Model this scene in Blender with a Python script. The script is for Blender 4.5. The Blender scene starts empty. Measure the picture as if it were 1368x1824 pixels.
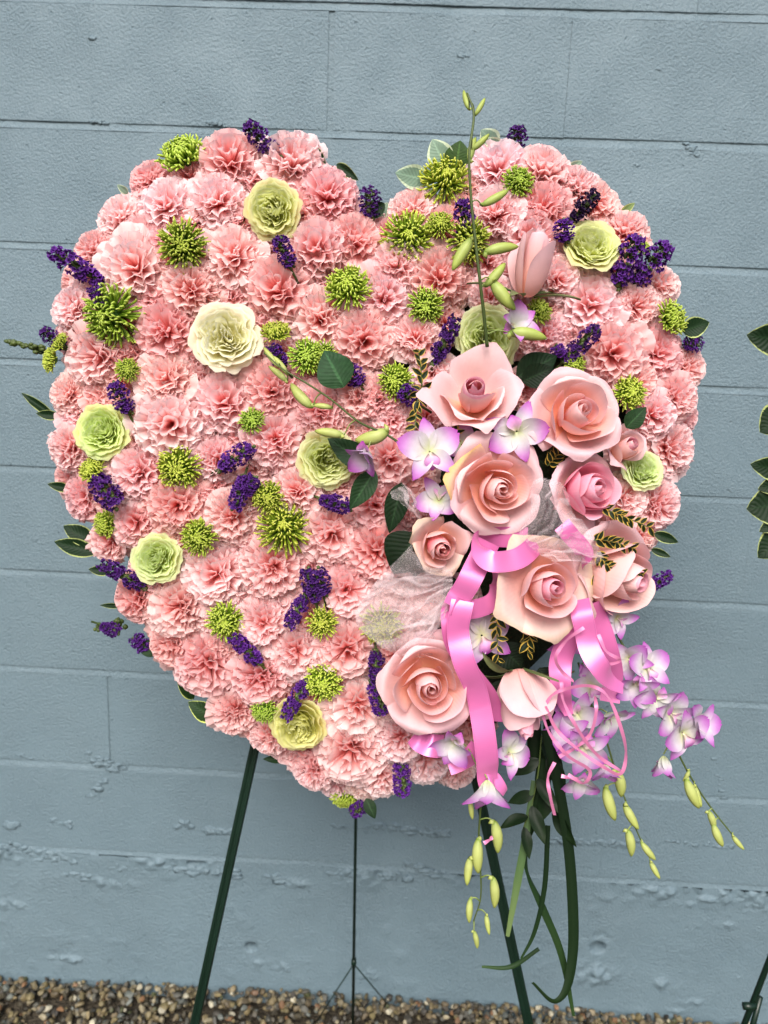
import bpy, math, random
import numpy as np
from mathutils import Vector, Matrix

R = math.radians
rng = np.random.default_rng(7)
random.seed(7)
sc = bpy.context.scene
col = sc.collection

# ------------------------------------------------------------------ camera
PW, PH, F = 1368.0, 1824.0, 1400.0
CX, CZ, CD = 0.1648, -0.5610, 1.4550          # metres: wall face is Y = 0, Z = 0 at the top course line
YAW, PITCH, ROLL = -0.0254, -0.2041, 0.0396
_f = Vector((math.sin(YAW) * math.cos(PITCH), math.cos(YAW) * math.cos(PITCH), math.sin(PITCH)))
_r0 = Vector((math.cos(YAW), -math.sin(YAW), 0)); _u0 = _r0.cross(_f)
CR = math.cos(ROLL) * _r0 + math.sin(ROLL) * _u0
CU = -math.sin(ROLL) * _r0 + math.cos(ROLL) * _u0
CF = _f
CAM = Vector((CX, -CD, CZ))
cd = bpy.data.cameras.new('camera'); cam = bpy.data.objects.new('camera', cd); col.objects.link(cam)
cd.sensor_fit = 'VERTICAL'; cd.sensor_height = 36; cd.sensor_width = 27; cd.lens = F / PH * 36
cd.clip_start = 0.02; cd.clip_end = 200
M = Matrix((CR, CU, -CF)).transposed().to_4x4(); M.translation = CAM
cam.matrix_world = M
sc.camera = cam
cd.dof.use_dof = True; cd.dof.focus_distance = 0.97; cd.dof.aperture_fstop = 4.2

# ------------------------------------------------------------------ light
SUN_EL, SUN_AZ = R(44), R(186)                 # azimuth clockwise from +Y (the wall); sun high behind the camera
w = bpy.data.worlds.new('World'); sc.world = w; w.use_nodes = True
nt = w.node_tree; bg = nt.nodes['Background']
sky = nt.nodes.new('ShaderNodeTexSky'); sky.sky_type = 'NISHITA'; sky.sun_disc = False
sky.sun_elevation = SUN_EL; sky.sun_rotation = SUN_AZ; sky.air_density = 1.0; sky.dust_density = 4.0; sky.ozone_density = 0.6
nt.links.new(sky.outputs[0], bg.inputs[0]); bg.inputs[1].default_value = 0.065
sd = bpy.data.lights.new('sun', 'SUN'); sun = bpy.data.objects.new('sun', sd); col.objects.link(sun)
sd.energy = 1.5; sd.angle = R(34); sd.color = (1.0, 0.975, 0.945)
_sdir = Vector((math.sin(SUN_AZ) * math.cos(SUN_EL), math.cos(SUN_AZ) * math.cos(SUN_EL), math.sin(SUN_EL)))
sun.rotation_euler = _sdir.to_track_quat('Z', 'Y').to_euler()
sc.view_settings.view_transform = 'Standard'; sc.view_settings.look = 'None'
sc.view_settings.exposure = 1.78; sc.view_settings.gamma = 1
sc.cycles.max_bounces = 10; sc.cycles.diffuse_bounces = 6; sc.cycles.transparent_max_bounces = 24
sc.cycles.caustics_reflective = False; sc.cycles.caustics_refractive = False

# ------------------------------------------------------------------ pixel -> place
def ray(px, py):
    return (CF + CR * ((px - PW / 2) / F) + CU * ((PH / 2 - py) / F))
def wallpt(px, py, y=0.0):
    d = ray(px, py); t = (y - CAM.y) / d.y
    return CAM + d * t
def groundpt(px, py, z):
    d = ray(px, py); t = (z - CAM.z) / d.z
    return CAM + d * t
TILT = R(8)
HN = Vector((0, -math.cos(TILT), math.sin(TILT)))          # heart plane normal, towards the camera
HP = wallpt(664, 840, -0.375)
HX = Vector((1, 0, 0)); HZ = HN.cross(HX) * -1
if HZ.z < 0: HZ = -HZ
def plane_hit(px, py, off):
    d = ray(px, py); t = ((HP + HN * off - CAM).dot(HN)) / d.dot(HN)
    return CAM + d * t
OUT = [(690,372),(640,325),(580,272),(520,245),(460,236),(400,240),(330,265),(265,300),(205,350),(150,412),(115,472),(95,540),(84,620),(82,700),(88,780),(104,850),(132,920),(168,990),(212,1070),(262,1150),(312,1215),(382,1280),(452,1330),(522,1383),(590,1418),(640,1432),(720,1412),(800,1376),(880,1320),(960,1250),(1040,1170),(1110,1090),(1160,1010),(1200,920),(1228,820),(1244,700),(1236,620),(1212,520),(1168,432),(1120,364),(1050,304),(970,268),(890,254),(810,292),(740,334)]
def to_uv(P):
    q = P - HP; return np.array((q.dot(HX), q.dot(HZ)))
def from_uv(a, off=0.0):
    return HP + HX * float(a[0]) + HZ * float(a[1]) + HN * off
OUTUV = np.array([to_uv(plane_hit(x, y, 0.035)) for x, y in OUT])
def sdist(p):
    a = OUTUV; b = np.roll(a, -1, 0); ab = b - a
    t = np.clip(((p - a) * ab).sum(1) / (ab * ab).sum(1), 0, 1)
    d = np.sqrt((((a + ab * t[:, None]) - p) ** 2).sum(1)).min()
    x, y = p; ins = False
    for (x0, y0), (x1, y1) in zip(a, b):
        if (y0 > y) != (y1 > y) and x < (x1 - x0) * (y - y0) / (y1 - y0) + x0: ins = not ins
    return d if ins else -d
DT, DM = 0.075, 0.15
def hgt(p):
    d = max(0.0, min(1.0, sdist(p) / DM)); return DT * math.sqrt(1 - (1 - d) ** 2)
def surf(px, py, lift=0.0):
    h = 0.05
    for _ in range(5):
        P = plane_hit(px, py, h + lift); p = to_uv(P); h = 0.5 * h + 0.5 * hgt(p)
    e = 0.012
    g = np.array((hgt(p + (e, 0)) - hgt(p - (e, 0)), hgt(p + (0, e)) - hgt(p - (0, e)))) / (2 * e)
    g = np.clip(g, -1.6, 1.6)
    if sdist(p) < 0.006:
        e = 0.01; g = -1.2 * np.array((sdist(p + (e, 0)) - sdist(p - (e, 0)), sdist(p + (0, e)) - sdist(p - (0, e)))) / (2 * e) * -1
    n = (HN - HX * float(g[0]) - HZ * float(g[1])).normalized()
    return P, n
def at(px, py, dep=0.06):
    return plane_hit(px, py, dep)
def mpp(P):                                                # metres per photograph pixel at P
    return (P - CAM).dot(CF) / F
def idir(ax, ay, az):                                      # image right, image up, towards the camera
    return (CR * ax + CU * ay - CF * az).normalized()

# ------------------------------------------------------------------ helpers
class MB:
    def __init__(s): s.v = []; s.f = []; s.a = []; s.b = []; s.m = []; s.n = 0
    def grid(s, P, A=None, B=None, close=False, mi=0):
        nv, nu = P.shape[:2]; base = s.n
        s.v.append(P.reshape(-1, 3)); s.n += nv * nu
        s.a.append((np.zeros((nv, nu)) if A is None else A).reshape(-1)); s.b.append((np.zeros((nv, nu)) if B is None else B).reshape(-1))
        for i in range(nv - 1):
            for j in range(nu if close else nu - 1):
                k = (j + 1) % nu
                s.f.append((base + i * nu + j, base + i * nu + k, base + (i + 1) * nu + k, base + (i + 1) * nu + j)); s.m.append(mi)
    def poly(s, V, F_, a=0.0, b=0.0, mi=0):
        base = s.n; V = np.asarray(V, float); s.v.append(V); s.n += len(V)
        s.a.append(np.full(len(V), a) if np.isscalar(a) else np.asarray(a)); s.b.append(np.full(len(V), b) if np.isscalar(b) else np.asarray(b))
        for f in F_: s.f.append(tuple(base + i for i in f)); s.m.append(mi)
    def tube(s, pts, rad, n=6, mi=0, cap=True):
        pts = np.asarray([tuple(p) for p in pts], float); m = len(pts)
        rad = np.full(m, rad) if np.isscalar(rad) else np.asarray(rad, float)
        T = np.gradient(pts, axis=0); T /= np.linalg.norm(T, axis=1)[:, None] + 1e-12
        ref = np.array((0.3, 0.2, 0.93)); 
        if abs(T[0] @ ref) > 0.9: ref = np.array((1.0, 0, 0.1))
        x = np.cross(T[0], ref); x /= np.linalg.norm(x); P = np.zeros((m, n, 3)); ang = np.linspace(0, 2 * np.pi, n, endpoint=False)
        for i in range(m):
            x = x - T[i] * (x @ T[i]); x /= np.linalg.norm(x) + 1e-12; y = np.cross(T[i], x)
            P[i] = pts[i] + rad[i] * (np.cos(ang)[:, None] * x + np.sin(ang)[:, None] * y)
        A = np.repeat(np.linspace(0, 1, m)[:, None], n, 1)
        b0 = s.n; s.grid(P, A, None, True, mi)
        if cap:
            s.f.append(tuple(b0 + n - 1 - j for j in range(n))); s.m.append(mi)
            s.f.append(tuple(b0 + (m - 1) * n + j for j in range(n))); s.m.append(mi)
    def mesh(s, name, mats, smooth=True):
        me = bpy.data.meshes.new(name)
        V = np.concatenate(s.v) if s.v else np.zeros((0, 3))
        me.from_pydata(V.tolist(), [], s.f)
        for nm, arr in (('v', s.a), ('u', s.b)):
            at_ = me.attributes.new(nm, 'FLOAT', 'POINT'); at_.data.foreach_set('value', np.concatenate(arr).astype(np.float32))
        for m in (mats if isinstance(mats, (list, tuple)) else [mats]): me.materials.append(m)
        me.polygons.foreach_set('material_index', np.asarray(s.m, np.int32))
        me.polygons.foreach_set('use_smooth', np.full(len(s.f), smooth))
        me.update(); return me
def link(name, data, parent=None, color=None):
    o = bpy.data.objects.new(name, data); col.objects.link(o)
    if parent is not None: o.parent = parent
    if color is not None: o.color = (*color, 1)
    return o
def tag(o, label=None, cat=None, group=None, kind=None):
    if label: o['label'] = label
    if cat: o['category'] = cat
    if group: o['group'] = group
    if kind: o['kind'] = kind
    return o
def frame(P, z, roll=0.0, s=1.0, up=None):
    z = Vector(z).normalized(); u = Vector(up) if up is not None else CU
    x = u.cross(z)
    if x.length < 1e-3: x = CR.copy()
    x.normalize(); y = z.cross(x)
    c, n = math.cos(roll), math.sin(roll)
    x2 = x * c + y * n; y2 = -x * n + y * c
    sx = s if hasattr(s, '__len__') else (s, s, s)
    m = Matrix((x2 * sx[0], y2 * sx[1], z * sx[2])).transposed().to_4x4(); m.translation = P
    return m
def spline(pts, n=8):
    p = np.asarray([tuple(q) for q in pts], float); p = np.vstack((2 * p[0] - p[1], p, 2 * p[-1] - p[-2])); out = []
    for i in range(1, len(p) - 2):
        for t in np.linspace(0, 1, n, endpoint=False):
            a, b, c, d = p[i - 1:i + 3]
            out.append(0.5 * ((2 * b) + (c - a) * t + (2 * a - 5 * b + 4 * c - d) * t * t + (3 * b - a - 3 * c + d) * t ** 3))
    out.append(p[-2]); return np.array(out)
lerp = lambda a, b, t: a + (b - a) * t

# ------------------------------------------------------------------ materials
def new_mat(name):
    m = bpy.data.materials.new(name); m.use_nodes = True; nt = m.node_tree
    return m, nt, nt.nodes['Principled BSDF'], nt.nodes['Material Output']
def N(nt, t, **k):
    n = nt.nodes.new(t)
    for a, b in k.items(): setattr(n, a, b)
    return n
def ramp(nt, fac, stops, interp='LINEAR'):
    n = N(nt, 'ShaderNodeValToRGB'); cr = n.color_ramp; cr.interpolation = interp
    while len(cr.elements) < len(stops): cr.elements.new(0.5)
    for e, (p, c) in zip(cr.elements, stops): e.position = p; e.color = (*c, 1)
    nt.links.new(fac, n.inputs[0]); return n.outputs[0]
def mixc(nt, fac, a, b, mode='MIX'):
    n = N(nt, 'ShaderNodeMix', data_type='RGBA', blend_type=mode)
    for s_, v in ((n.inputs[0], fac), (n.inputs[6], a), (n.inputs[7], b)):
        if isinstance(v, bpy.types.NodeSocket): nt.links.new(v, s_)
        elif isinstance(v, (int, float)): s_.default_value = v
        else: s_.default_value = (*v, 1)
    return n.outputs[2]
def noise(nt, scale, detail=3, rough=0.55, coord='Object'):
    tc = N(nt, 'ShaderNodeTexCoord'); n = N(nt, 'ShaderNodeTexNoise'); n.inputs['Scale'].default_value = scale
    n.inputs['Detail'].default_value = detail; n.inputs['Roughness'].default_value = rough
    nt.links.new(tc.outputs[coord], n.inputs['Vector']); return n.outputs['Fac']
def attr(nt, name):
    n = N(nt, 'ShaderNodeAttribute'); n.attribute_name = name; return n.outputs['Fac']
def bump(nt, h, strength, dist):
    n = N(nt, 'ShaderNodeBump'); n.inputs['Strength'].default_value = strength; n.inputs['Distance'].default_value = dist
    nt.links.new(h, n.inputs['Height']); return n.outputs[0]
def petal_mat(name, stops, trans=0.3, rough=0.55, nsc=4.0, nvar=0.10, tint=True, veins=0.0, spec=0.3):
    m, nt, p, out = new_mat(name)
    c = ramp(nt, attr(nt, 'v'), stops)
    nz = noise(nt, nsc, 3)
    mr = N(nt, 'ShaderNodeMapRange'); nt.links.new(nz, mr.inputs[0]); mr.inputs[1].default_value = 0.3; mr.inputs[2].default_value = 0.7
    mr.inputs[3].default_value = 1 - nvar; mr.inputs[4].default_value = 1 + nvar * 0.4
    c = mixc(nt, 1.0, c, mr.outputs[0], 'MULTIPLY')
    if tint:
        oi = N(nt, 'ShaderNodeObjectInfo'); c = mixc(nt, 1.0, c, oi.outputs['Color'], 'MULTIPLY')
    nt.links.new(c, p.inputs['Base Color']); p.inputs['Roughness'].default_value = rough; p.inputs['Specular IOR Level'].default_value = spec
    if veins:
        mu = N(nt, 'ShaderNodeMath', operation='MULTIPLY'); nt.links.new(attr(nt, 'u'), mu.inputs[0]); mu.inputs[1].default_value = 60.0
        sn = N(nt, 'ShaderNodeMath', operation='SINE'); nt.links.new(mu.outputs[0], sn.inputs[0])
        b = bump(nt, sn.outputs[0], veins, 0.01); nt.links.new(b, p.inputs['Normal'])
    tr = N(nt, 'ShaderNodeBsdfTranslucent'); nt.links.new(c, tr.inputs[0])
    mx = N(nt, 'ShaderNodeMixShader'); mx.inputs[0].default_value = trans
    nt.links.new(p.outputs[0], mx.inputs[1]); nt.links.new(tr.outputs[0], mx.inputs[2]); nt.links.new(mx.outputs[0], out.inputs[0])
    return m
MT = {}
MT['carn'] = petal_mat('carnation_petal', [(0.0, (0.93, 0.28, 0.255)), (0.45, (0.94, 0.43, 0.41)), (0.75, (0.93, 0.59, 0.58)), (1.0, (0.90, 0.69, 0.69))], 0.58, 0.8, 5, 0.07, veins=0.04, spec=0.03)
MT['rose'] = petal_mat('pink_rose_petal', [(0.0, (0.873, 0.408, 0.214)), (0.35, (0.863, 0.445, 0.330)), (0.7, (0.833, 0.501, 0.467)), (1.0, (0.803, 0.538, 0.554))], 0.36, 0.7, 2.2, 0.10, veins=0.05, spec=0.06)
MT['rose_pale'] = petal_mat('pale_rose_petal', [(0.0, (0.792, 0.405, 0.326)), (0.4, (0.774, 0.456, 0.443)), (0.8, (0.746, 0.498, 0.515)), (1.0, (0.728, 0.480, 0.515))], 0.36, 0.7, 2.2, 0.12, veins=0.05, spec=0.06)
MT['rose_cream'] = petal_mat('cream_tipped_rose_petal', [(0.0, (0.833, 0.464, 0.408)), (0.5, (0.813, 0.519, 0.486)), (0.85, (0.774, 0.575, 0.515)), (1.0, (0.694, 0.519, 0.389))], 0.36, 0.7, 2.2, 0.15, veins=0.05, spec=0.06)
MT['rose_yellow'] = petal_mat('yellow_edged_rose_petal', [(0.0, (0.843, 0.445, 0.330)), (0.6, (0.823, 0.501, 0.467)), (0.84, (0.794, 0.519, 0.369)), (1.0, (0.754, 0.482, 0.194))], 0.36, 0.7, 2.2, 0.16, veins=0.05, spec=0.06)
MT['rose_deep'] = petal_mat('deep_pink_rose_petal', [(0.0, (0.794, 0.185, 0.311)), (0.6, (0.833, 0.324, 0.437)), (1.0, (0.833, 0.464, 0.554))], 0.36, 0.7, 2.2, 0.10, veins=0.05, spec=0.06)
MT['eye'] = petal_mat('rose_heart_petal', [(0.0, (0.45, 0.05, 0.09)), (0.7, (0.72, 0.20, 0.23)), (1.0, (0.86, 0.45, 0.44))], 0.2, 0.5, 2.0, 0.08)
MT['green'] = petal_mat('lime_rose_petal', [(0.0, (0.66, 0.69, 0.16)), (0.55, (0.71, 0.75, 0.28)), (1.0, (0.76, 0.80, 0.47))], 0.6, 0.55, 3.0, 0.12, veins=0.03)
MT['cream'] = petal_mat('cream_rose_petal', [(0.0, (0.82, 0.83, 0.36)), (0.6, (0.84, 0.87, 0.52)), (1.0, (0.85, 0.88, 0.66))], 0.6, 0.55, 3.0, 0.10, veins=0.03)
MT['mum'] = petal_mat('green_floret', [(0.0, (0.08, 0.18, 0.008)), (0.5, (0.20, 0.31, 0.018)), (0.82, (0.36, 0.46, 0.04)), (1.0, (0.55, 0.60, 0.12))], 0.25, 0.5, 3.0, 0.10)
MT['mumeye'] = petal_mat('green_centre', [(0.0, (0.06, 0.17, 0.02)), (1.0, (0.14, 0.30, 0.03))], 0.1, 0.6, 3.0, 0.1)
MT['stat'] = petal_mat('purple_papery_flower', [(0.0, (0.022, 0.004, 0.05)), (0.6, (0.048, 0.006, 0.125)), (1.0, (0.105, 0.016, 0.23))], 0.2, 0.7, 3.0, 0.2)
MT['orch'] = petal_mat('orchid_petal', [(0.0, (0.56, 0.62, 0.30)), (0.22, (0.56, 0.56, 0.50)), (0.50, (0.55, 0.50, 0.56)), (0.78, (0.45, 0.21, 0.47)), (1.0, (0.37, 0.075, 0.37))], 0.3, 0.6, 2.5, 0.16, veins=0.05, spec=0.12)
MT['lip'] = petal_mat('orchid_lip', [(0.0, (0.66, 0.66, 0.45)), (0.40, (0.66, 0.38, 0.58)), (1.0, (0.34, 0.03, 0.32))], 0.3, 0.5, 2.5, 0.12)
MT['bud'] = petal_mat('orchid_bud', [(0.0, (0.15, 0.22, 0.03)), (0.35, (0.36, 0.40, 0.13)), (0.75, (0.33, 0.37, 0.09)), (1.0, (0.15, 0.19, 0.025))], 0.15, 0.5, 3.0, 0.1)
MT['stem'] = petal_mat('plant_stem', [(0.0, (0.035, 0.055, 0.012)), (1.0, (0.06, 0.085, 0.018))], 0.0, 0.5, 20.0, 0.25)
MT['budstem'] = petal_mat('bud_stalk', [(0.0, (0.10, 0.15, 0.03)), (1.0, (0.22, 0.27, 0.08))], 0.0, 0.5, 20.0, 0.2)
MT['sepal'] = petal_mat('rose_sepal', [(0.0, (0.08, 0.12, 0.04)), (1.0, (0.15, 0.17, 0.07))], 0.15, 0.5, 4.0, 0.2)
def add_veins(m, k=1.9):
    nt = m.node_tree; p = nt.nodes['Principled BSDF']; src = p.inputs['Base Color'].links[0].from_socket
    ab = N(nt, 'ShaderNodeMath', operation='ABSOLUTE'); nt.links.new(attr(nt, 'u'), ab.inputs[0])
    mid = ramp(nt, ab.outputs[0], [(0.0, (k,) * 3), (0.05, (k,) * 3), (0.11, (1,) * 3)])
    a = N(nt, 'ShaderNodeMath', operation='MULTIPLY'); nt.links.new(attr(nt, 'v'), a.inputs[0]); a.inputs[1].default_value = 62
    b = N(nt, 'ShaderNodeMath', operation='MULTIPLY_ADD'); nt.links.new(ab.outputs[0], b.inputs[0]); b.inputs[1].default_value = -15; nt.links.new(a.outputs[0], b.inputs[2])
    sn = N(nt, 'ShaderNodeMath', operation='SINE'); nt.links.new(b.outputs[0], sn.inputs[0])
    side = ramp(nt, sn.outputs[0], [(0.80, (1,) * 3), (0.97, (1 + (k - 1) * .16,) * 3)])
    c = mixc(nt, 1.0, mixc(nt, 1.0, src, mid, 'MULTIPLY'), side, 'MULTIPLY'); nt.links.new(c, p.inputs['Base Color'])
    nt.links.new(bump(nt, sn.outputs[0], 0.12, 0.02), p.inputs['Normal'])
MT['dark'] = petal_mat('dark_leaf', [(0.0, (0.012, 0.028, 0.011)), (1.0, (0.009, 0.025, 0.009))], 0.05, 0.55, 6.0, 0.3, spec=0.10)
MT['blade'] = petal_mat('grass_blade', [(0.0, (0.004, 0.010, 0.004)), (0.6, (0.006, 0.016, 0.005)), (1.0, (0.012, 0.026, 0.008))], 0.05, 0.5, 6.0, 0.2, spec=0.12)
def varieg_mat(name, inner, edge, width, under=False):
    m, nt, p, out = new_mat(name)
    u = attr(nt, 'u'); nz = noise(nt, 2.6, 4, 0.7)
    ab = N(nt, 'ShaderNodeMath', operation='ABSOLUTE'); nt.links.new(u, ab.inputs[0])
    ma = N(nt, 'ShaderNodeMath', operation='MULTIPLY_ADD'); nt.links.new(nz, ma.inputs[0]); ma.inputs[1].default_value = 0.55; nt.links.new(ab.outputs[0], ma.inputs[2])
    mb_ = N(nt, 'ShaderNodeMath', operation='MULTIPLY'); nt.links.new(ma.outputs[0], mb_.inputs[0]); mb_.inputs[1].default_value = 0.7
    c = ramp(nt, mb_.outputs[0], [(0.0, inner), (0.7 * (1.2 - width), inner), (0.7 * (1.2 - width + 0.03), edge), (1.0, edge)])
    oi = N(nt, 'ShaderNodeObjectInfo'); c = mixc(nt, 1.0, c, oi.outputs['Color'], 'MULTIPLY')
    nt.links.new(c, p.inputs['Base Color']); p.inputs['Roughness'].default_value = 0.5; p.inputs['Specular IOR Level'].default_value = 0.12
    tr = N(nt, 'ShaderNodeBsdfTranslucent'); nt.links.new(c, tr.inputs[0]); mx = N(nt, 'ShaderNodeMixShader'); mx.inputs[0].default_value = 0.15
    nt.links.new(p.outputs[0], mx.inputs[1]); nt.links.new(tr.outputs[0], mx.inputs[2]); nt.links.new(mx.outputs[0], out.inputs[0])
    return m
MT['vari'] = varieg_mat('cream_edged_leaf', (0.006, 0.018, 0.006), (0.28, 0.33, 0.12), 0.07)
MT['pale'] = varieg_mat('pale_leaf_underside', (0.15, 0.22, 0.16), (0.40, 0.46, 0.32), 0.22)
MT['gold'] = varieg_mat('gold_edged_leaf', (0.007, 0.014, 0.005), (0.40, 0.27, 0.05), 0.24)
for k_ in ('dark', 'vari', 'pale'): add_veins(MT[k_], 1.9 if k_ == 'dark' else 1.4)
def satin(name, c, c2):
    m, nt, p, out = new_mat(name)
    nz = noise(nt, 9, 2); cc = mixc(nt, nz, c, c2)
    au = N(nt, 'ShaderNodeMath', operation='ABSOLUTE'); nt.links.new(attr(nt, 'u'), au.inputs[0])
    cc = mixc(nt, 1.0, cc, ramp(nt, au.outputs[0], [(0.86, (1,) * 3), (0.90, (.80,) * 3), (0.95, (1.05,) * 3)]), 'MULTIPLY'); nt.links.new(cc, p.inputs['Base Color'])
    mu = N(nt, 'ShaderNodeMath', operation='MULTIPLY'); nt.links.new(attr(nt, 'v'), mu.inputs[0]); mu.inputs[1].default_value = 900
    sn = N(nt, 'ShaderNodeMath', operation='SINE'); nt.links.new(mu.outputs[0], sn.inputs[0]); nt.links.new(bump(nt, sn.outputs[0], 0.06, 0.0006), p.inputs['Normal'])
    p.inputs['Roughness'].default_value = 0.34; p.inputs['Specular IOR Level'].default_value = 0.6; p.inputs['Anisotropic'].default_value = 0.5; p.inputs['Metallic'].default_value = 0.22
    p.inputs['Sheen Weight'].default_value = 0.15
    tr = N(nt, 'ShaderNodeBsdfTranslucent'); nt.links.new(cc, tr.inputs[0]); mx = N(nt, 'ShaderNodeMixShader'); mx.inputs[0].default_value = 0.22
    nt.links.new(p.outputs[0], mx.inputs[1]); nt.links.new(tr.outputs[0], mx.inputs[2]); nt.links.new(mx.outputs[0], out.inputs[0])
    return m
MT['satin'] = satin('pink_satin', (0.62, 0.16, 0.39), (0.57, 0.125, 0.34))
MT['curling'] = satin('pink_curling_ribbon', (0.62, 0.20, 0.37), (0.56, 0.17, 0.33))
def tulle_mat():
    m, nt, p, out = new_mat('white_net')
    p.inputs['Base Color'].default_value = (0.80, 0.70, 0.72, 1); p.inputs['Roughness'].default_value = 0.8
    tc = N(nt, 'ShaderNodeTexCoord'); vo = N(nt, 'ShaderNodeTexVoronoi', feature='DISTANCE_TO_EDGE'); vo.inputs['Scale'].default_value = 620
    nt.links.new(tc.outputs['Object'], vo.inputs['Vector'])
    f = ramp(nt, vo.outputs['Distance'], [(0.0, (0.34,) * 3), (0.10, (0.28,) * 3), (0.16, (0.06,) * 3), (1.0, (0.05,) * 3)])
    tp = N(nt, 'ShaderNodeBsdfTransparent'); mx = N(nt, 'ShaderNodeMixShader'); nt.links.new(f, mx.inputs[0])
    tr = N(nt, 'ShaderNodeBsdfTranslucent'); tr.inputs[0].default_value = (0.8, 0.7, 0.72, 1)
    m2 = N(nt, 'ShaderNodeMixShader'); m2.inputs[0].default_value = 0.4; nt.links.new(p.outputs[0], m2.inputs[1]); nt.links.new(tr.outputs[0], m2.inputs[2])
    nt.links.new(tp.outputs[0], mx.inputs[1]); nt.links.new(m2.outputs[0], mx.inputs[2]); nt.links.new(mx.outputs[0], out.inputs[0])
    return m
MT['tulle'] = tulle_mat()
def simple(name, c, rough, spec=0.5, nsc=8, nvar=0.3, bmp=None):
    m, nt, p, out = new_mat(name)
    nz = noise(nt, nsc, 4); cc = mixc(nt, nz, tuple(x * (1 - nvar) for x in c), tuple(min(1, x * (1 + nvar)) for x in c))
    nt.links.new(cc, p.inputs['Base Color']); p.inputs['Roughness'].default_value = rough; p.inputs['Specular IOR Level'].default_value = spec
    if bmp: nt.links.new(bump(nt, noise(nt, bmp[0], 4), bmp[1], bmp[2]), p.inputs['Normal'])
    return m
MT['foam'] = simple('dark_moss', (0.012, 0.020, 0.008), 0.9, 0.2, 60, 0.5, (80, 1.0, 0.01))
MT['easel'] = simple('green_metal', (0.004, 0.013, 0.008), 0.35, 0.3, 30, 0.3)
MT['soil'] = simple('gravel_bed', (0.06, 0.05, 0.035), 0.9, 0.2, 90, 0.7, (120, 1.0, 0.02))
def paint_mat():
    m, nt, p, out = new_mat('blue_grey_wall_paint')
    tc = N(nt, 'ShaderNodeNewGeometry')
    def nz(scale, det, ro, typ='ShaderNodeTexNoise'):
        n = N(nt, typ); n.inputs['Scale'].default_value = scale
        if typ == 'ShaderNodeTexNoise': n.inputs['Detail'].default_value = det; n.inputs['Roughness'].default_value = ro
        nt.links.new(tc.outputs['Position'], n.inputs['Vector']); return n.outputs[0]
    big = nz(3.0, 4, 0.6)
    c = ramp(nt, big, [(0.3, (0.097, 0.144, 0.171)), (0.7, (0.109, 0.158, 0.185))])
    spk = ramp(nt, nz(260, 2, 0.5), [(0.30, (0.80,) * 3), (0.42, (1,) * 3)])
    c = mixc(nt, 0.5, c, spk, 'MULTIPLY')
    nt.links.new(c, p.inputs['Base Color']); p.inputs['Roughness'].default_value = 0.5; p.inputs['Specular IOR Level'].default_value = 0.4
    grain = nz(230, 4, 0.6); med = nz(60, 3, 0.5); patch = ramp(nt, nz(9, 2, 0.5), [(0.35, (0.6,) * 3), (0.65, (1,) * 3)])
    pit = ramp(nt, nz(95, 1, 0.4), [(0.22, (0.0,) * 3), (0.30, (1,) * 3)])
    a = N(nt, 'ShaderNodeMath', operation='MULTIPLY'); nt.links.new(grain, a.inputs[0]); nt.links.new(patch, a.inputs[1])
    b1 = bump(nt, a.outputs[0], 0.9, 0.0045)
    bn = N(nt, 'ShaderNodeBump'); bn.inputs['Strength'].default_value = 0.16; bn.inputs['Distance'].default_value = 0.004; nt.links.new(med, bn.inputs['Height']); nt.links.new(b1, bn.inputs['Normal'])
    bp = N(nt, 'ShaderNodeBump'); bp.inputs['Strength'].default_value = 0.7; bp.inputs['Distance'].default_value = 0.0016; nt.links.new(pit, bp.inputs['Height']); nt.links.new(bn.outputs[0], bp.inputs['Normal'])
    nt.links.new(bp.outputs[0], p.inputs['Normal']); return m
MT['paint'] = paint_mat()
def stone_mat():
    m, nt, p, out = new_mat('pebble')
    n = N(nt, 'ShaderNodeAttribute'); n.attribute_name = 'Col'
    c = mixc(nt, 0.6, n.outputs['Color'], ramp(nt, noise(nt, 160, 4), [(0.3, (0.55,) * 3), (0.7, (1.0,) * 3)]), 'MULTIPLY')
    nt.links.new(c, p.inputs['Base Color']); p.inputs['Roughness'].default_value = 0.6
    nt.links.new(bump(nt, noise(nt, 300, 3), 0.4, 0.002), p.inputs['Normal']); return m
MT['stone'] = stone_mat()

# ------------------------------------------------------------------ wall
ROWPX = {0: [(600,15),(1368,28),(300,6)], 1: [(0,222),(600,240),(1368,262)], 2: [(60,441),(1250,478)], 3: [(50,650),(1260,690)], 4: [(60,840),(1250,886)], 5: [(100,1024),(1250,1076)], 6: [(0,1190),(250,1202),(1368,1257)], 7: [(0,1355),(450,1378),(950,1407),(1368,1432)], 8: [(0,1507),(700,1548),(1368,1582)]}
ROWZ = {k: float(np.mean([wallpt(*q).z for q in v])) for k, v in ROWPX.items()}
GZ = wallpt(684, 1790).z                                   # ground level at the wall
for k in range(-1, -4, -1): ROWZ[k] = ROWZ[0] - k * 0.2032
BW = 0.4064
JX0 = wallpt(584, 120).x; JX6 = wallpt(193, 1280).x
JX7 = wallpt(372, 1430).x
wall = link('block_wall', None); tag(wall, 'painted blue-grey concrete block wall standing behind the flower heart', 'wall', kind='thing')
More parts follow.
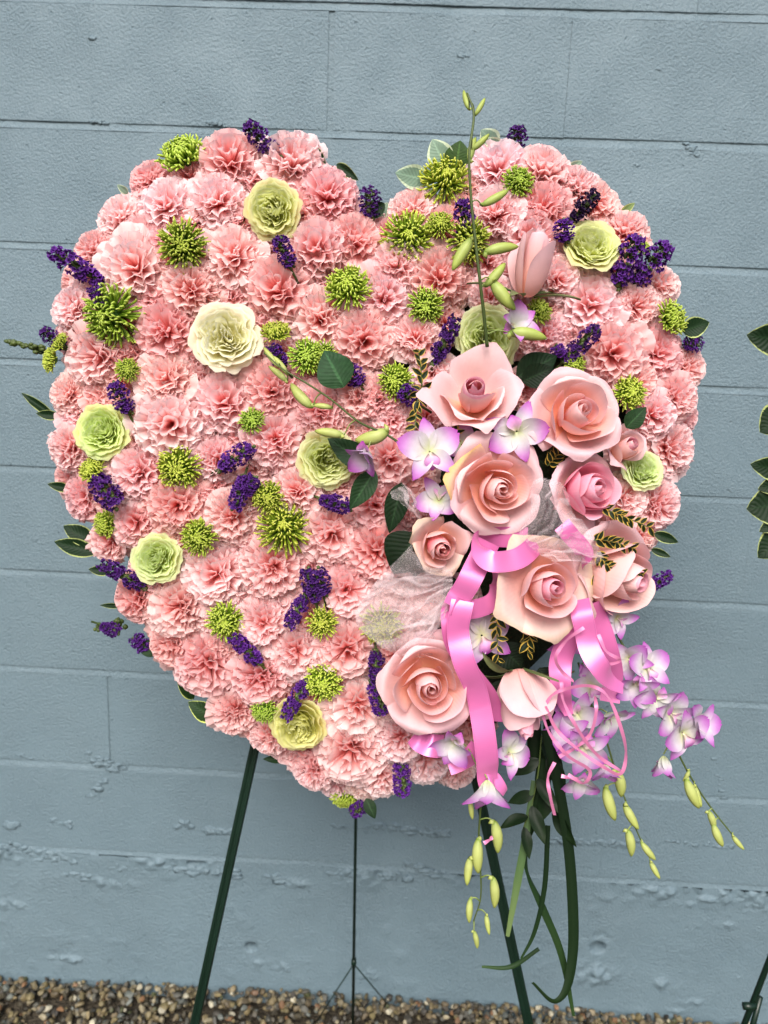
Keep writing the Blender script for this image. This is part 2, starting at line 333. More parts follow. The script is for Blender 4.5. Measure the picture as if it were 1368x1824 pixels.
def block_mesh(w_, h_, nx=1):
    c, d, e = 0.0016, 0.006, 0.0006
    b = MB(); x, z = w_ / 2, h_ / 2
    V = []
    for (ins, y) in ((0, 0.02), (0, 0.0058), (e, 0.0007), (c, 0.0)):
        i2 = ins * 0.04
        V += [(-x + i2, y, -z + ins), (x - i2, y, -z + ins), (x - i2, y, z - ins), (-x + i2, y, z - ins)]
    Fc = []
    for k in range(3):
        for j in range(4): Fc.append((k * 4 + j, k * 4 + (j + 1) % 4, k * 4 + 4 + (j + 1) % 4, k * 4 + 4 + j))
    Fc.append((12, 13, 14, 15)); b.poly(V, Fc)
    return b.mesh('block', MT['paint'], False)
BJ = 0.0115
bmesh0 = block_mesh(BW - 0.00005, 0.2032 - BJ)
bmesh1 = block_mesh(BW - 0.0105, 0.2032 - BJ)
DEEP = {(0, 0), (6, 0), (3, -1)}
XL, XR = -1.75, 2.1
mort = MB()
rows = sorted(ROWZ)
for r in rows[:-1]:
    zt, zb = ROWZ[r], ROWZ[r + 1]
    off = (JX0 if r % 2 == 0 else JX0 + BW / 2) if r < 6 else (JX6 if r == 6 else JX7)
    k0 = math.floor((XL - off) / BW); x = off + k0 * BW
    while x < XR:
        deep = (r, round((x - off) / BW)) in DEEP
        o = link('block', bmesh1 if deep else bmesh0, wall)
        o.location = (x + BW / 2 + (0.0048 if deep else rng.normal(0, 0.0002)), rng.normal(0, 0.00022), (zt + zb) / 2 + rng.normal(0, 0.0005)); o.scale = (1, 1, (zt - zb - BJ) / (0.2032 - BJ))
        o.rotation_euler = (rng.normal(0, 0.0022), 0, rng.normal(0, 0.0006))
        if deep: mort.poly([(x - .002, .0026, zb + .001), (x + .013, .0026, zb + .001), (x + .013, .0026, zt - .001), (x - .002, .0026, zt - .001)], [(0, 1, 2, 3)])
        x += BW
# bed joints: a slightly wavering concave strip
xs = np.linspace(XL, XR, 260)
for r in rows:
    z0 = ROWZ[r]
    wob = np.interp(xs, np.linspace(XL, XR, 40), rng.normal(0, 0.0007, 40))
    P = np.zeros((4, len(xs), 3))
    for i, (dz, dy) in enumerate(((-BJ / 2 - 0.0004, -0.0002), (-0.0016, 0.0010), (0.0026, 0.0020), (BJ / 2 + 0.002, 0.0022))):
        P[i, :, 0] = xs; P[i, :, 1] = dy + wob + (rng.normal(0, 0.0003, len(xs))); P[i, :, 2] = z0 + dz + (wob if 0 < i < 3 else 0)
    mort.grid(P)
link('mortar', mort.mesh('mortar', MT['paint']), wall)
# poured footing under the last course: real relief, holes and lumps
fx = np.linspace(-0.95, 1.25, 560); zt = ROWZ[8] - BJ / 2; fz = np.linspace(GZ - 0.06, zt, 130)
Xg, Zg = np.meshgrid(fx, fz)
def fbm(X, Z, s, oct=4, seed=0):
    r_ = np.random.default_rng(seed); out = np.zeros_like(X); a = 1.0
    for o in range(oct):
        n = 64; g = r_.normal(0, 1, (n, n)); xx = (X * s + 100 + o * 7) % n; zz = (Z * s + 100 + o * 3) % n
        i, j = np.floor(xx).astype(int), np.floor(zz).astype(int); fx_, fz_ = xx - i, zz - j
        fx_ = fx_ * fx_ * (3 - 2 * fx_); fz_ = fz_ * fz_ * (3 - 2 * fz_); i %= n; j %= n; i1, j1 = (i + 1) % n, (j + 1) % n
        out += a * ((g[i, j] * (1 - fx_) + g[i1, j] * fx_) * (1 - fz_) + (g[i, j1] * (1 - fx_) + g[i1, j1] * fx_) * fz_); a *= 0.5; s *= 2
    return out
Yg = 0.0012 * fbm(Xg, Zg, 5, 4, 1) - 0.0008 * np.clip(fbm(Xg, Zg, 30, 3, 8) - .5, 0, 2)
top = np.clip(1 - (zt - Zg) / 0.055, 0, 1)                 # ragged mortar squeezed out along the top edge
rough = np.clip(fbm(Xg, Zg, 9, 2, 5) * 0.7 + 0.2, 0, 1)
Yg -= 0.006 * top * rough * np.clip(fbm(Xg, Zg, 60, 4, 2) + 0.3, 0, 2)
def blob(px, py, rx, ry, h):
    global Yg
    c = wallpt(px, py); m = mpp(c); q = ((Xg - c.x) / (rx * m)) ** 2 + ((Zg - c.z) / (ry * m)) ** 2
    Yg = Yg - (h * 1.2 * np.exp(-(q * 1.3) ** 2) if h < -.01 else h * .75 * np.exp(-q * 1.5) * np.clip(.55 + .9 * fbm(Xg, Zg, 75, 4, int(px)), 0, 2.2))
for b in [(1065,1688,11,10,-0.045),(447,1688,9,8,-0.040),(350,1538,14,7,-0.03),(1065,1668,26,12,-0.004),(1062,1735,38,24,0.009),(1178,1752,12,11,0.010),(1090,1602,36,10,0.004),(1160,1590,40,8,0.003),(1345,1612,26,12,0.008),(1290,1636,12,5,-0.006),(1290,1648,14,6,0.006),(120,1708,38,6,0.008),(95,1698,14,7,-0.006),(125,1680,10,22,-0.004),(462,1715,22,14,0.005),(500,1722,16,12,0.005),(655,1735,20,12,0.006),(520,1575,34,10,0.006),(20,1610,30,10,0.006),(200,1570,40,12,0.006),(1238,1785,24,6,0.005),(1200,1800,16,6,0.005)]: blob(*b)
P = np.stack((Xg, Yg, Zg), -1); fb = MB(); fb.grid(P)
link('footing', fb.mesh('footing', MT['paint']), wall)
fb2 = MB()
for x0, x1 in ((XL, -0.95), (1.25, XR)): fb2.poly([(x0, 0.001, GZ - .06), (x1, 0.001, GZ - .06), (x1, 0.001, zt), (x0, 0.001, zt)], [(0, 1, 2, 3)])
fb2.poly([(XL, 0.0215, zt), (XR, 0.0215, zt), (XR, 0.0215, ROWZ[-3]), (XL, 0.0215, ROWZ[-3])], [(0, 1, 2, 3)])
link('footing_side', fb2.mesh('footing_side', MT['paint'], False), wall)
# paint-covered mortar lumps on the lower courses
def ico(sub):
    import bmesh
    bm = bmesh.new(); bmesh.ops.create_icosphere(bm, subdivisions=sub, radius=1); V = np.array([v.co[:] for v in bm.verts]); Fc = [tuple(v.index for v in f.verts) for f in bm.faces]; bm.free(); return V, Fc
I1 = ico(1); I2 = ico(2)
lm = MB()
def lumps(x0, y0, x1, y1, n, s=5, spread=6):
    for _ in range(n * 2):
        t = rng.random(); c = wallpt(lerp(x0, x1, t) + rng.normal(0, spread), lerp(y0, y1, t) + rng.normal(0, spread * 0.6)); m = mpp(c); q = abs(rng.normal(s, s * 0.5)) * 0.75 * m + 0.0006
        V = I2[0] * (q * rng.uniform(.9, 2.0), q * .5, q * rng.uniform(.6, 1.0)) * (1 + 0.22 * rng.normal(0, 1, (len(I2[0]), 1)))
        lm.poly(V + np.array((c.x, 0.0005, c.z)), I2[1])
for a in [(0,1506,120,1526,46,4,6),(60,1520,230,1545,50,4,9),(120,1555,215,1570,24,4,6),(160,1350,215,1372,24,4,6),(185,1380,165,1425,12,3,4),(365,1478,415,1482,26,5,4),(320,1470,335,1465,7,4,5),(100,1462,130,1472,14,3,4),(20,1468,22,1470,5,5,3),(590,1470,660,1478,14,3,4),(662,1470,800,1486,60,4,5),(300,1545,420,1556,30,4,5),(480,1560,540,1582,30,4,6),(590,1556,720,1560,40,4,5),(720,1540,800,1562,24,4,6),(980,1496,1120,1504,50,4,4),(1130,1498,1320,1508,26,3,4),(850,1490,900,1500,14,3,4),(375,218,395,222,8,3,3),(160,216,190,219,8,3,2),(1220,255,1240,275,8,3,4),(820,98,832,100,3,4,2),(1170,122,1180,126,2,3,2),(1128,288,1136,296,3,3,3),(1270,1350,1290,1420,6,2,3),(160,66,170,70,3,4,3),(30,1345,60,1352,6,2,3)]: lumps(*a)
tag(link('paint_lump', lm.mesh('paint_lump', MT['paint']), wall), kind='stuff')

# ------------------------------------------------------------------ ground and gravel
g = MB(); g.poly([(-40, -40, GZ - 0.012), (40, -40, GZ - 0.012), (40, 0.02, GZ - 0.012), (-40, 0.02, GZ - 0.012)], [(0, 1, 2, 3)])
tag(link('ground', g.mesh('ground', MT['soil'], False)), 'brown gravel ground at the foot of the wall', kind='structure')
pal = [(0.22,0.18,0.11),(0.14,0.11,0.07),(0.05,0.045,0.04),(0.30,0.27,0.21),(0.09,0.09,0.085),(0.18,0.15,0.08),(0.50,0.48,0.43),(0.14,0.16,0.17),(0.24,0.13,0.07),(0.08,0.07,0.05),(0.07,0.08,0.035)]
pw = np.array([3,3,3,2,3,3,.7,1.5,.6,3,.8]); pw /= pw.sum()
vs, fs, cs, nvt = [], [], [], 0
def stone_shape(r):
    V = I2[0] * (r * rng.uniform(.8, 1.5), r * rng.uniform(.7, 1.2), r * rng.uniform(.5, .9))
    k = rng.normal(0, 1, (7, 3)); k /= np.linalg.norm(k, axis=1)[:, None]
    for kk in k:                                            # chip flat facets
        d = V @ kk; lim = 0.62 * d.max(); V = V - np.outer(np.clip(d - lim, 0, None) * 0.85, kk)
    a = rng.uniform(0, 2 * np.pi, 3); ca, sa = np.cos(a), np.sin(a)
    Rz = np.array([[ca[0], -sa[0], 0], [sa[0], ca[0], 0], [0, 0, 1]]); Rx = np.array([[1, 0, 0], [0, ca[1], -sa[1]], [0, sa[1], ca[1]]])
    return V @ (Rz @ Rx).T
for i in range(7800):
    if i < 4200: x, y, r = rng.uniform(-.85, 1.2), -rng.random() ** 1.3 * 0.24, rng.uniform(.0035, .0095)
    else: x, y, r = rng.uniform(-1.5, 1.8), rng.uniform(-0.9, 0), rng.uniform(.005, .011)
    hump = 0.012 * math.sin(x * 2.1 + 1.0) - 0.012 * (x + 0.2) * 0.5
    z = GZ + rng.uniform(-.008, .010) + hump + (0.010 if y > -0.05 else 0)
    V = stone_shape(r) + (x, y - r * .7, z); vs.append(V)
    fs += [tuple(nvt + j for j in f) for f in I2[1]]; nvt += len(V)
    c = np.array(pal[rng.choice(len(pal), p=pw)]) * rng.uniform(.40, .80) * np.array((1.0, .96, .78)); cs.append(np.tile((*c, 1), (len(V), 1)))
gm = bpy.data.meshes.new('gravel'); gm.from_pydata(np.concatenate(vs).tolist(), [], fs)
ca = gm.attributes.new('Col', 'FLOAT_COLOR', 'POINT'); ca.data.foreach_set('color', np.concatenate(cs).astype(np.float32).ravel()); gm.materials.append(MT['stone'])
tag(link('gravel', gm), 'brown and grey gravel strewn along the foot of the wall', 'gravel', kind='stuff')
# ------------------------------------------------------------------ flower building blocks (unit radius 1, facing +Z)
def carn_petal(mb, r_, th, phi0, curl, L, W, amp, waves, nu=20, nv=6, serr=0.022, z0=-0.55, vb=0.0):
    U, V = np.meshgrid(np.linspace(-1, 1, nu), np.linspace(0, 1, nv) ** 0.85)
    tip = 1 - 0.22 * np.abs(U) ** 2.4 + np.where(np.arange(nu) % 2, serr, -serr)[None, :] * V ** 4 + r_.normal(0, serr * 0.6, nu)[None, :] * V ** 3
    phi = phi0 + curl * V ** 2
    ds = np.gradient(V, axis=0) * L * tip
    rr = np.cumsum(np.sin(phi) * ds, 0); zz = np.cumsum(np.cos(phi) * ds, 0); rr -= rr[0]; zz -= zz[0]
    p1, p2, p3 = r_.uniform(0, 6.28, 3)
    ruf = amp * V ** 1.3 * (np.sin(waves * np.pi * U + p1 + 0.9 * np.sin(2 * U + p2)) + 0.45 * V * np.sin(2.3 * waves * np.pi * U + p3))
    lat = W * (0.14 + 0.86 * V ** 0.8) * U * 0.86 + 0.35 * amp * V * np.sin(2 * waves * np.pi * U + 2 * p1)
    rr = rr + ruf * np.cos(phi) + 0.02; zz = zz - ruf * np.sin(phi)
    c, s = math.cos(th), math.sin(th)
    mb.grid(np.stack((rr * c - lat * s, rr * s + lat * c, zz + z0), -1), np.clip(V * (1 - vb) + vb * 0, 0, 1), U)
def ring_petal(mb, r_, th, half, phi0, curl, L, amp, m, ph, nu, nv=8, serr=.02, z0=-.55, r0=.03):
    # one petal of a ring; its folds follow the ring's own wave so that neighbouring rings nest instead of crossing
    U, V = np.meshgrid(np.linspace(-1, 1, nu), np.linspace(0, 1, nv) ** .8); A = th + half * U
    tip = 1 - .16 * np.abs(U) ** 3 + (np.where(np.arange(nu) % 2, serr, -serr)[None, :] + r_.normal(0, serr * .5, nu)[None, :]) * V ** 4 + .03 * np.sin(3.1 * U + ph * 3) * V
    phi = phi0 + curl * V ** 2; ds = np.gradient(V, axis=0) * L * tip
    rr = np.cumsum(np.sin(phi) * ds, 0); zz = np.cumsum(np.cos(phi) * ds, 0); rr -= rr[0]; zz -= zz[0]; rr += r0
    w_ = np.sin(m * A + ph) + .45 * np.sin(1.7 * m * A + 2.1 * ph + 1.0) * V; w_ = np.sign(w_) * np.abs(w_) ** .8
    ruf = amp * V ** 1.1 * w_; rr2 = np.clip(rr + ruf * np.cos(phi), .005, None); zz = zz - ruf * np.sin(phi)
    A2 = A + .55 * amp / np.maximum(rr, .15) * V * np.sin(2 * (m * A + ph)) * .8
    mb.grid(np.stack((rr2 * np.cos(A2), rr2 * np.sin(A2), zz + z0), -1), V, U)
CV = []
for k in range(9):
    r_ = np.random.default_rng(100 + k); mb = MB(); nr = 8; ph = r_.uniform(0, 6.28)
    ofs = r_.uniform(.8, 1.15); flat_ = [0, .1, .05, .15, 0, .2, .08, .12, .03][k]
    for j in range(nr):
        t = j / (nr - 1); ph += r_.normal(0, .75); phi = R(lerp(4, 74, t ** .95)); Lr = lerp(.98 - flat_, 1.0, t); rad = Lr * math.sin(phi) + .05
        m = max(2, int(round(2 * math.pi * rad / (.36 * ofs)))); np_ = [2, 2, 3, 3, 4, 5, 6, 6][j]
        for q in range(np_):
            half = math.pi / np_ * r_.uniform(1.02, 1.30); nu = int(min(40, max(14, 10 * m * half / math.pi)))
            ring_petal(mb, r_, 2 * math.pi * (q + r_.uniform(-.15, .15)) / np_ + j * 1.1, half, phi + r_.normal(0, .05), r_.uniform(-.15, .35), Lr * r_.uniform(.93, 1.06), lerp(.06, .105, t) * r_.uniform(.75, 1.25), m, ph + r_.normal(0, .2), nu)
    CV.append(mb.mesh('inner_petals', MT['carn']))
CP = []
for k in range(7):
    r_ = np.random.default_rng(200 + k); mb = MB()
    carn_petal(mb, r_, 0, R(62), R(r_.uniform(20, 46)), 1.16, r_.uniform(.54, .66), .055, r_.uniform(1.6, 2.6), nu=22, nv=7, serr=0.018)
    CP.append(mb.mesh('petal', MT['carn']))
FLOWERS = []                                               # (object, kind, px, py) for the labels
def carnation(px, py, rpx, lift=0.0, i=0, face=None):
    P, n = surf(px, py, lift); m = mpp(P); r_ = np.random.default_rng(1000 + i)
    n = (n + Vector(r_.normal(0, 0.13, 3)) + (CAM - P).normalized() * 0.22).normalized()
    if face is not None: n = idir(*face)
    root = link('pink_carnation', None); s = rpx * m * 1.14 * float(np.clip(r_.normal(1, .05), .9, 1.1))
    root.matrix_world = frame(P + n * (0.10 * s), n, r_.uniform(0, 6.28), s)
    lt = float(np.clip(r_.normal(0, .085), -.16, .13)); tint = (1.0 + .2 * lt, 1.0 + lt, 1.0 + lt + r_.normal(0, .02))
    o = link('inner_petals', CV[int(r_.integers(len(CV)))], root, tint); o['kind'] = 'stuff'
    for k in range(9):
        q = link('petal', CP[int(r_.integers(len(CP)))], root, tint)
        lay = k % 2; e = Matrix.Rotation(k * 2 * math.pi / 9 + r_.normal(0, .12), 4, 'Z') @ Matrix.Translation((0, 0, -0.10 * lay)) @ Matrix.Rotation(r_.normal(0.0, .10) + (0.14 if lay else 0), 4, 'Y')
        q.matrix_local = e @ Matrix.Scale(r_.uniform(.92, 1.06), 4)
    FLOWERS.append((root, 'carnation', px, py)); return root
def rose_petal(r_, th, L, tb, tm, tt, W, r0, wrap, pointed=0.0, ruffle=0.0, z0=0.0, roll=0.0, nu=13, nv=12, spiral=0.0, flare=0.0):
    U, V = np.meshgrid(np.linspace(-1, 1, nu), np.linspace(0, 1, nv))
    aU = np.abs(U)
    tip = 1 - (0.20 * aU ** 2.2) * (1 - pointed) - pointed * 0.30 * aU ** 1.15
    w1 = np.clip(V / 0.42, 0, 1); w1 = w1 * w1 * (3 - 2 * w1); w2 = np.clip((V - 0.62) / 0.38, 0, 1); w2 = w2 ** 1.4
    tau = tb + (tm - tb) * w1 + (tt - tm) * w2 * (1 + flare * aU ** 2)
    ds = np.gradient(V, axis=0) * L * tip
    rr = np.cumsum(np.sin(tau) * ds, 0); zz = np.cumsum(np.cos(tau) * ds, 0); rr -= rr[0]; zz -= zz[0]; rr += r0
    lowf = r_.normal(0, 1, 4)
    und = 0.03 * V * (lowf[0] * np.sin(2.0 * U + lowf[1]) + lowf[2] * np.sin(3.4 * U + lowf[3]) * V)
    if ruffle: und = und + ruffle * V ** 2 * np.sin(r_.uniform(4, 7) * U + r_.uniform(0, 6.28)) + 0.4 * ruffle * V ** 3 * np.sin(13 * U + r_.uniform(0, 6))
    rr = np.clip(rr + und + roll * aU ** 3 * V ** 2, 0.012, None) * (1 + spiral * U)
    wid = W * (0.18 + 0.82 * np.sin(np.clip(V * 1.25, 0, 1) * np.pi / 2)) * (1 - 0.12 * V ** 3)
    rho = np.maximum(rr, 0.05) * wrap
    ang = wid * U / rho; ang = np.clip(ang, -2.9, 2.9)
    x = rr - rho * (1 - np.cos(ang)); y = rho * np.sin(ang)
    jag = r_.normal(0, 0.006, nu)[None, :] * V ** 5
    c, s = math.cos(th), math.sin(th)
    return np.stack((x * c - y * s, x * s + y * c, zz + jag + z0), -1), V, U
def bez_petal(r_, th, rho, H, lipr, lipz, W, wrap=1.0, pointed=0.0, ruffle=0.0, roll=0.0, spiral=0.0, r0=0.03, nu=21, nv=18, off=(0, 0), und=0.02, cut=.42, crease=0.0):
    U, V = np.meshgrid(np.linspace(-1, 1, nu), 1 - (1 - np.linspace(0, 1, nv)) ** 1.5); aU = np.abs(U)
    tip = (1 - cut * aU ** 3.4) * (1 - pointed) + pointed * (1 - .34 * aU ** 1.25)
    nz = r_.normal(0, 1, 6)
    tip = tip * (1 + .022 * np.sin(3 * U + nz[0]) + .014 * np.sin(7 * U + nz[1]) + .006 * np.sin(17 * U + nz[2]) + r_.normal(0, .003, nu)[None, :])
    v = V * tip; b = 1 - v
    r = b ** 3 * r0 + 3 * b * b * v * rho * 1.12 + 3 * b * v * v * rho * 1.08 + v ** 3 * (rho + lipr)
    z = 3 * b * b * v * (.02 * H) + 3 * b * v * v * H * .86 + v ** 3 * (H + lipz)
    if lipr > .12:                                          # rolled outer lip
        e = np.clip((v - .84) / .16, 0, 1) ** 2; k_ = .5 + .5 * np.sin(2.2 * U + nz[2]); r = r + .045 * e; z = z - (.03 + .10 * k_) * e
    wob = und * V * (nz[3] * np.sin(1.7 * U + nz[4]) + .8 * nz[5] * V * np.sin(3.6 * U + nz[0]))
    if ruffle: wob = wob + ruffle * V ** 2 * np.sin(r_.uniform(4.5, 8) * U + nz[1] * 3) + .4 * ruffle * V ** 3 * np.sin(r_.uniform(11, 15) * U + nz[2] * 3)
    if crease: wob = wob + crease * (.45 - np.sqrt(aU ** 2 + .01)) * V ** 2.2
    r = np.clip(r * (1 + spiral * U) + wob + roll * aU ** 3 * V ** 2, .008, None); z = z - .6 * roll * aU ** 4 * V ** 2
    wid = W * (.20 + .80 * np.sin(np.clip(v * 1.5, 0, 1) * np.pi / 2)) * (1 - .10 * v ** 3)
    rh = np.maximum(r, .05) * wrap; ang = np.clip(wid * U / rh, -2.6, 2.6)
    x = r - rh * (1 - np.cos(ang)); y = rh * np.sin(ang); c, q = math.cos(th), math.sin(th)
    return np.stack((x * c - y * q + off[0] * v, x * q + y * c + off[1] * v, z), -1), V, U
def add_petal(root, P, V, U, mt, tint, zc, xy=1.0, nm='petal'):
    mb = MB(); mb.grid(P * np.array((xy, xy, 1)) - np.array((0, 0, zc)), V, U); return link(nm, mb.mesh(nm, MT[mt]), root, tint)
def sepals_(root, r_, zc, rad=.1, L=.85):
    for k in range(5):
        th = k * 1.2566 + 0.3; U, V = np.meshgrid(np.linspace(-1, 1, 5), np.linspace(0, 1, 9)); tau = R(65) + R(55 + 25 * r_.normal()) * V
        ds = np.gradient(V, axis=0) * L; rr = np.cumsum(np.sin(tau) * ds, 0) + rad * .5; zz = np.cumsum(np.cos(tau) * ds, 0)
        w_ = .12 * np.sin(np.pi * np.clip(.15 + .85 * (1 - V), 0, 1)) ** .7 * (1 - V) ** .35 * U; c, q = math.cos(th), math.sin(th)
        mb = MB(); mb.grid(np.stack((rr * c - w_ * q, rr * q + w_ * c, zz - .04 - zc + .03 * np.abs(U)), -1), V, U); link('sepal', mb.mesh('sepal', MT['sepal']), root)
def build_rose(name, P, z, roll, s, seed=0, opn=1.0, mat='rose', heart='rose', outer='rose_pale', nB=4, nC=4, nD=5, heart_s=1.0, off=(0, 0), deep=0.0, bud=False, tint=(1, 1, 1), sepals=False, extra=(), zc=.5, xy=1.0, pointed=.15, ptD=None):
    root = link(name, None); root.matrix_world = frame(P, z, roll, s); r_ = np.random.default_rng(seed); ph = r_.uniform(0, 6.28)
    tn = lambda: tuple(a * (1 + r_.normal(0, .015)) for a in tint)
    g = .55 + .45 * opn; k = 0
    def azi():
        nonlocal k
        k += 1; return ph + k * 2.399 + r_.normal(0, .12)
    if bud:                                                 # tight egg-shaped bud
        for i in range(8):
            t = i / 7; rho = lerp(.07, .31, t); Pm, V, U = bez_petal(r_, azi(), rho, [1.08, 1.07, 1.05, 1.03, 1.0, .97, .90, .84][i] + r_.normal(0, .012), [-.03, -.04, -.06, -.08, -.07, -.04, .02, .10][i], 0, min(2.1 * rho, .38), 1.0, .5, 0, .05 * t, [.2, .2, .2, .2, .2, .22, -.20, .20][i], off=(0, 0), und=.02, cut=.36)
            add_petal(root, Pm, V, U, heart if t < .5 else mat, tn(), zc, xy)
    else:
        hb = .92 - deep; hs_ = heart_s
        for i in range(4):                                  # rolled tip of the inner bud
            rho = (.08 + .045 * i) * hs_; Pm, V, U = bez_petal(r_, azi(), rho, hb - .012 * i, -.035 - .006 * i, 0, 2.3 * rho, 1.0, .25, 0, 0, .18, off=off, und=.006)
            add_petal(root, Pm, V, U, heart, tn(), zc, xy)
        for i in range(nB):                                 # bud petals closing over the heart, each with a free diagonal edge
            t = i / max(1, nB - 1); rho = lerp(.25, .42, t) * g * (.6 + .4 * hs_); Pm, V, U = bez_petal(r_, azi(), rho, lerp(hb * .985, hb * .90, t) + r_.normal(0, .015), lerp(-.11, -.10, t) + .13 * opn * t, 0, lerp(.44, .56, t), 1.0, .5, 0, .03 + .05 * t, lerp(.24, .16, t), off=(off[0] * .8, off[1] * .8), und=.02, crease=r_.uniform(.03, .12))
            add_petal(root, Pm, V, U, mat, tn(), zc, xy)
        for i in range(nC):
            t = i / max(1, nC - 1); rho = lerp(.48, .56, t) * g; Pm, V, U = bez_petal(r_, azi(), rho, lerp(.84, .74, t) + r_.normal(0, .03), lerp(.04, .16, t) * opn, -.02 * t, lerp(.56, .66, t), 1.12, pointed + r_.uniform(0, .35), 0, .10, r_.uniform(.04, .16), crease=r_.uniform(.02, .16), und=.03)
            add_petal(root, Pm, V, U, mat, tn(), zc, xy)
        for i in range(nD):
            t = i / max(1, nD - 1); rho = lerp(.58, .66, t) * g; Pm, V, U = bez_petal(r_, ph + i * 2 * math.pi / max(1, nD) + r_.normal(0, .15), rho, lerp(.58, .46, t), lerp(.28, .36, t) * (.6 + .4 * opn), -.06 - .08 * t, lerp(.66, .74, t), 1.2, pointed if ptD is None else ptD, 0, .12, .03)
            add_petal(root, Pm, V, U, outer, tn(), zc, xy)
    for (th, rho, H, lr, lz, W, pt, mt) in extra:
        Pm, V, U = bez_petal(r_, R(th), rho, H, lr, lz, W, 1.5, pt, 0, .10, 0.0); add_petal(root, Pm, V, U, mt, tint, zc, xy)
    if sepals: sepals_(root, r_, zc)
    return root
def green_rose(px, py, rpx, i, mat='green', lift=0.012, face=None, opn=1.0, roll=0.0):
    P, n = surf(px, py, lift); m = mpp(P); s = rpx * m * 1.06
    n = (n * 0.8 + (CAM - P).normalized() * 0.6).normalized() if face is None else idir(*face)
    r_ = np.random.default_rng(3000 + i); root = link('green_rose' if mat == 'green' else 'cream_rose', None)
    root.matrix_world = frame(P, n, roll, s)
    tint = (1 + r_.normal(0, .03), 1 + r_.normal(0, .02), 1 + r_.normal(0, .08))
    ph = r_.uniform(0, 6.28); ox, oy = r_.normal(0, .06, 2); wp = r_.uniform(0, 6.28, 4); ph2 = r_.uniform(0, 6.28)
    for j in range(9):                                       # dense rosette: nested wavy rings, most of them standing close together
        t = j / 8; ph += r_.normal(0, .5); rho = lerp(.06, .60, t); np_ = [2, 3, 3, 4, 4, 4, 4, 5, 6][j]; m = max(2, int(round(2 * math.pi * rho / (.42 if j < 6 else .75))))
        for q in range(np_):
            th = 2 * math.pi * (q + r_.uniform(-.12, .12)) / np_ + j * .9; half = math.pi / np_ * r_.uniform(1.05, 1.4)
            U, V = np.meshgrid(np.linspace(-1, 1, int(max(15, 40 * half / math.pi * (.6 + .8 * t)))), 1 - (1 - np.linspace(0, 1, 9)) ** 1.4); b = 1 - V
            tip = 1 - .14 * np.abs(U) ** 3 + .02 * np.sin(5 * U + ph) + r_.normal(0, .008, U.shape[1])[None, :] * V ** 3; v = V * tip; b = 1 - v
            H = (lerp(.58, .56, t) if j < 6 else lerp(.58, .46, (j - 6) / 2)) + r_.normal(0, .03); lr = lerp(.0, .30, t ** 1.6) * opn; lz = -.14 * t ** 3
            r = b ** 3 * .03 + 3 * b * b * v * rho * 1.15 + 3 * b * v * v * rho * 1.1 + v ** 3 * (rho + lr); z = 3 * b * v * v * H * .9 + v ** 3 * (H + lz)
            A = th + half * U; wv = np.sin(m * A + ph) + .5 * np.sin(2.3 * m * A + 1.7 * ph) + .55 * V ** 2 * np.sin(15 * A + r_.uniform(0, 6)) + .3 * V ** 3 * np.sin(27 * A + r_.uniform(0, 6)); r = np.clip(r + lerp(.036, .034, t) * V ** 1.3 * wv + .05 * U * (1 - .6 * t), .006, None); z = z + .02 * V ** 2 * np.cos(m * A + ph) + .03 * V * np.sin(2 * A + ph2)
            X, Y = r * np.cos(A) + ox * (1 - t) * v, r * np.sin(A) + oy * (1 - t) * v; k_ = .085 * np.clip(1.15 - np.hypot(X, Y) / .75, 0, 1) * v
            X, Y = X + k_ * np.sin(7.5 * Y + wp[0]) + .5 * k_ * np.sin(13 * Y + wp[1]), Y + k_ * np.sin(7.5 * X + wp[2]) + .5 * k_ * np.sin(13 * X + wp[3])
            mb = MB(); mb.grid(np.stack((X, Y, z - .42), -1), V, U); link('petal', mb.mesh('petal', MT[mat]), root, tint)
    FLOWERS.append((root, 'green_rose', px, py)); return root
def floret_tube(mb, th, phi0, curl, L, rad, r_, z0=0.0, nv=7, tipcurl=0.0):
    V = np.linspace(0, 1, nv); phi = phi0 + curl * V + tipcurl * np.clip((V - .7) / .3, 0, 1) ** 2
    ds = np.full(nv, L / (nv - 1)); ds[0] = 0
    rr = np.cumsum(np.sin(phi) * ds) + 0.02; zz = np.cumsum(np.cos(phi) * ds) + z0
    sw = r_.normal(0, .06) * V ** 2 * L
    c, s = math.cos(th), math.sin(th)
    pts = np.stack((rr * c - sw * s, rr * s + sw * c, zz), -1)
    b = mb.n; mb.tube(pts, rad * np.array([.5, .8, .95, 1, 1.05, 1.1, .55])[:nv] if nv == 7 else rad, n=5, cap=False)
MV = []
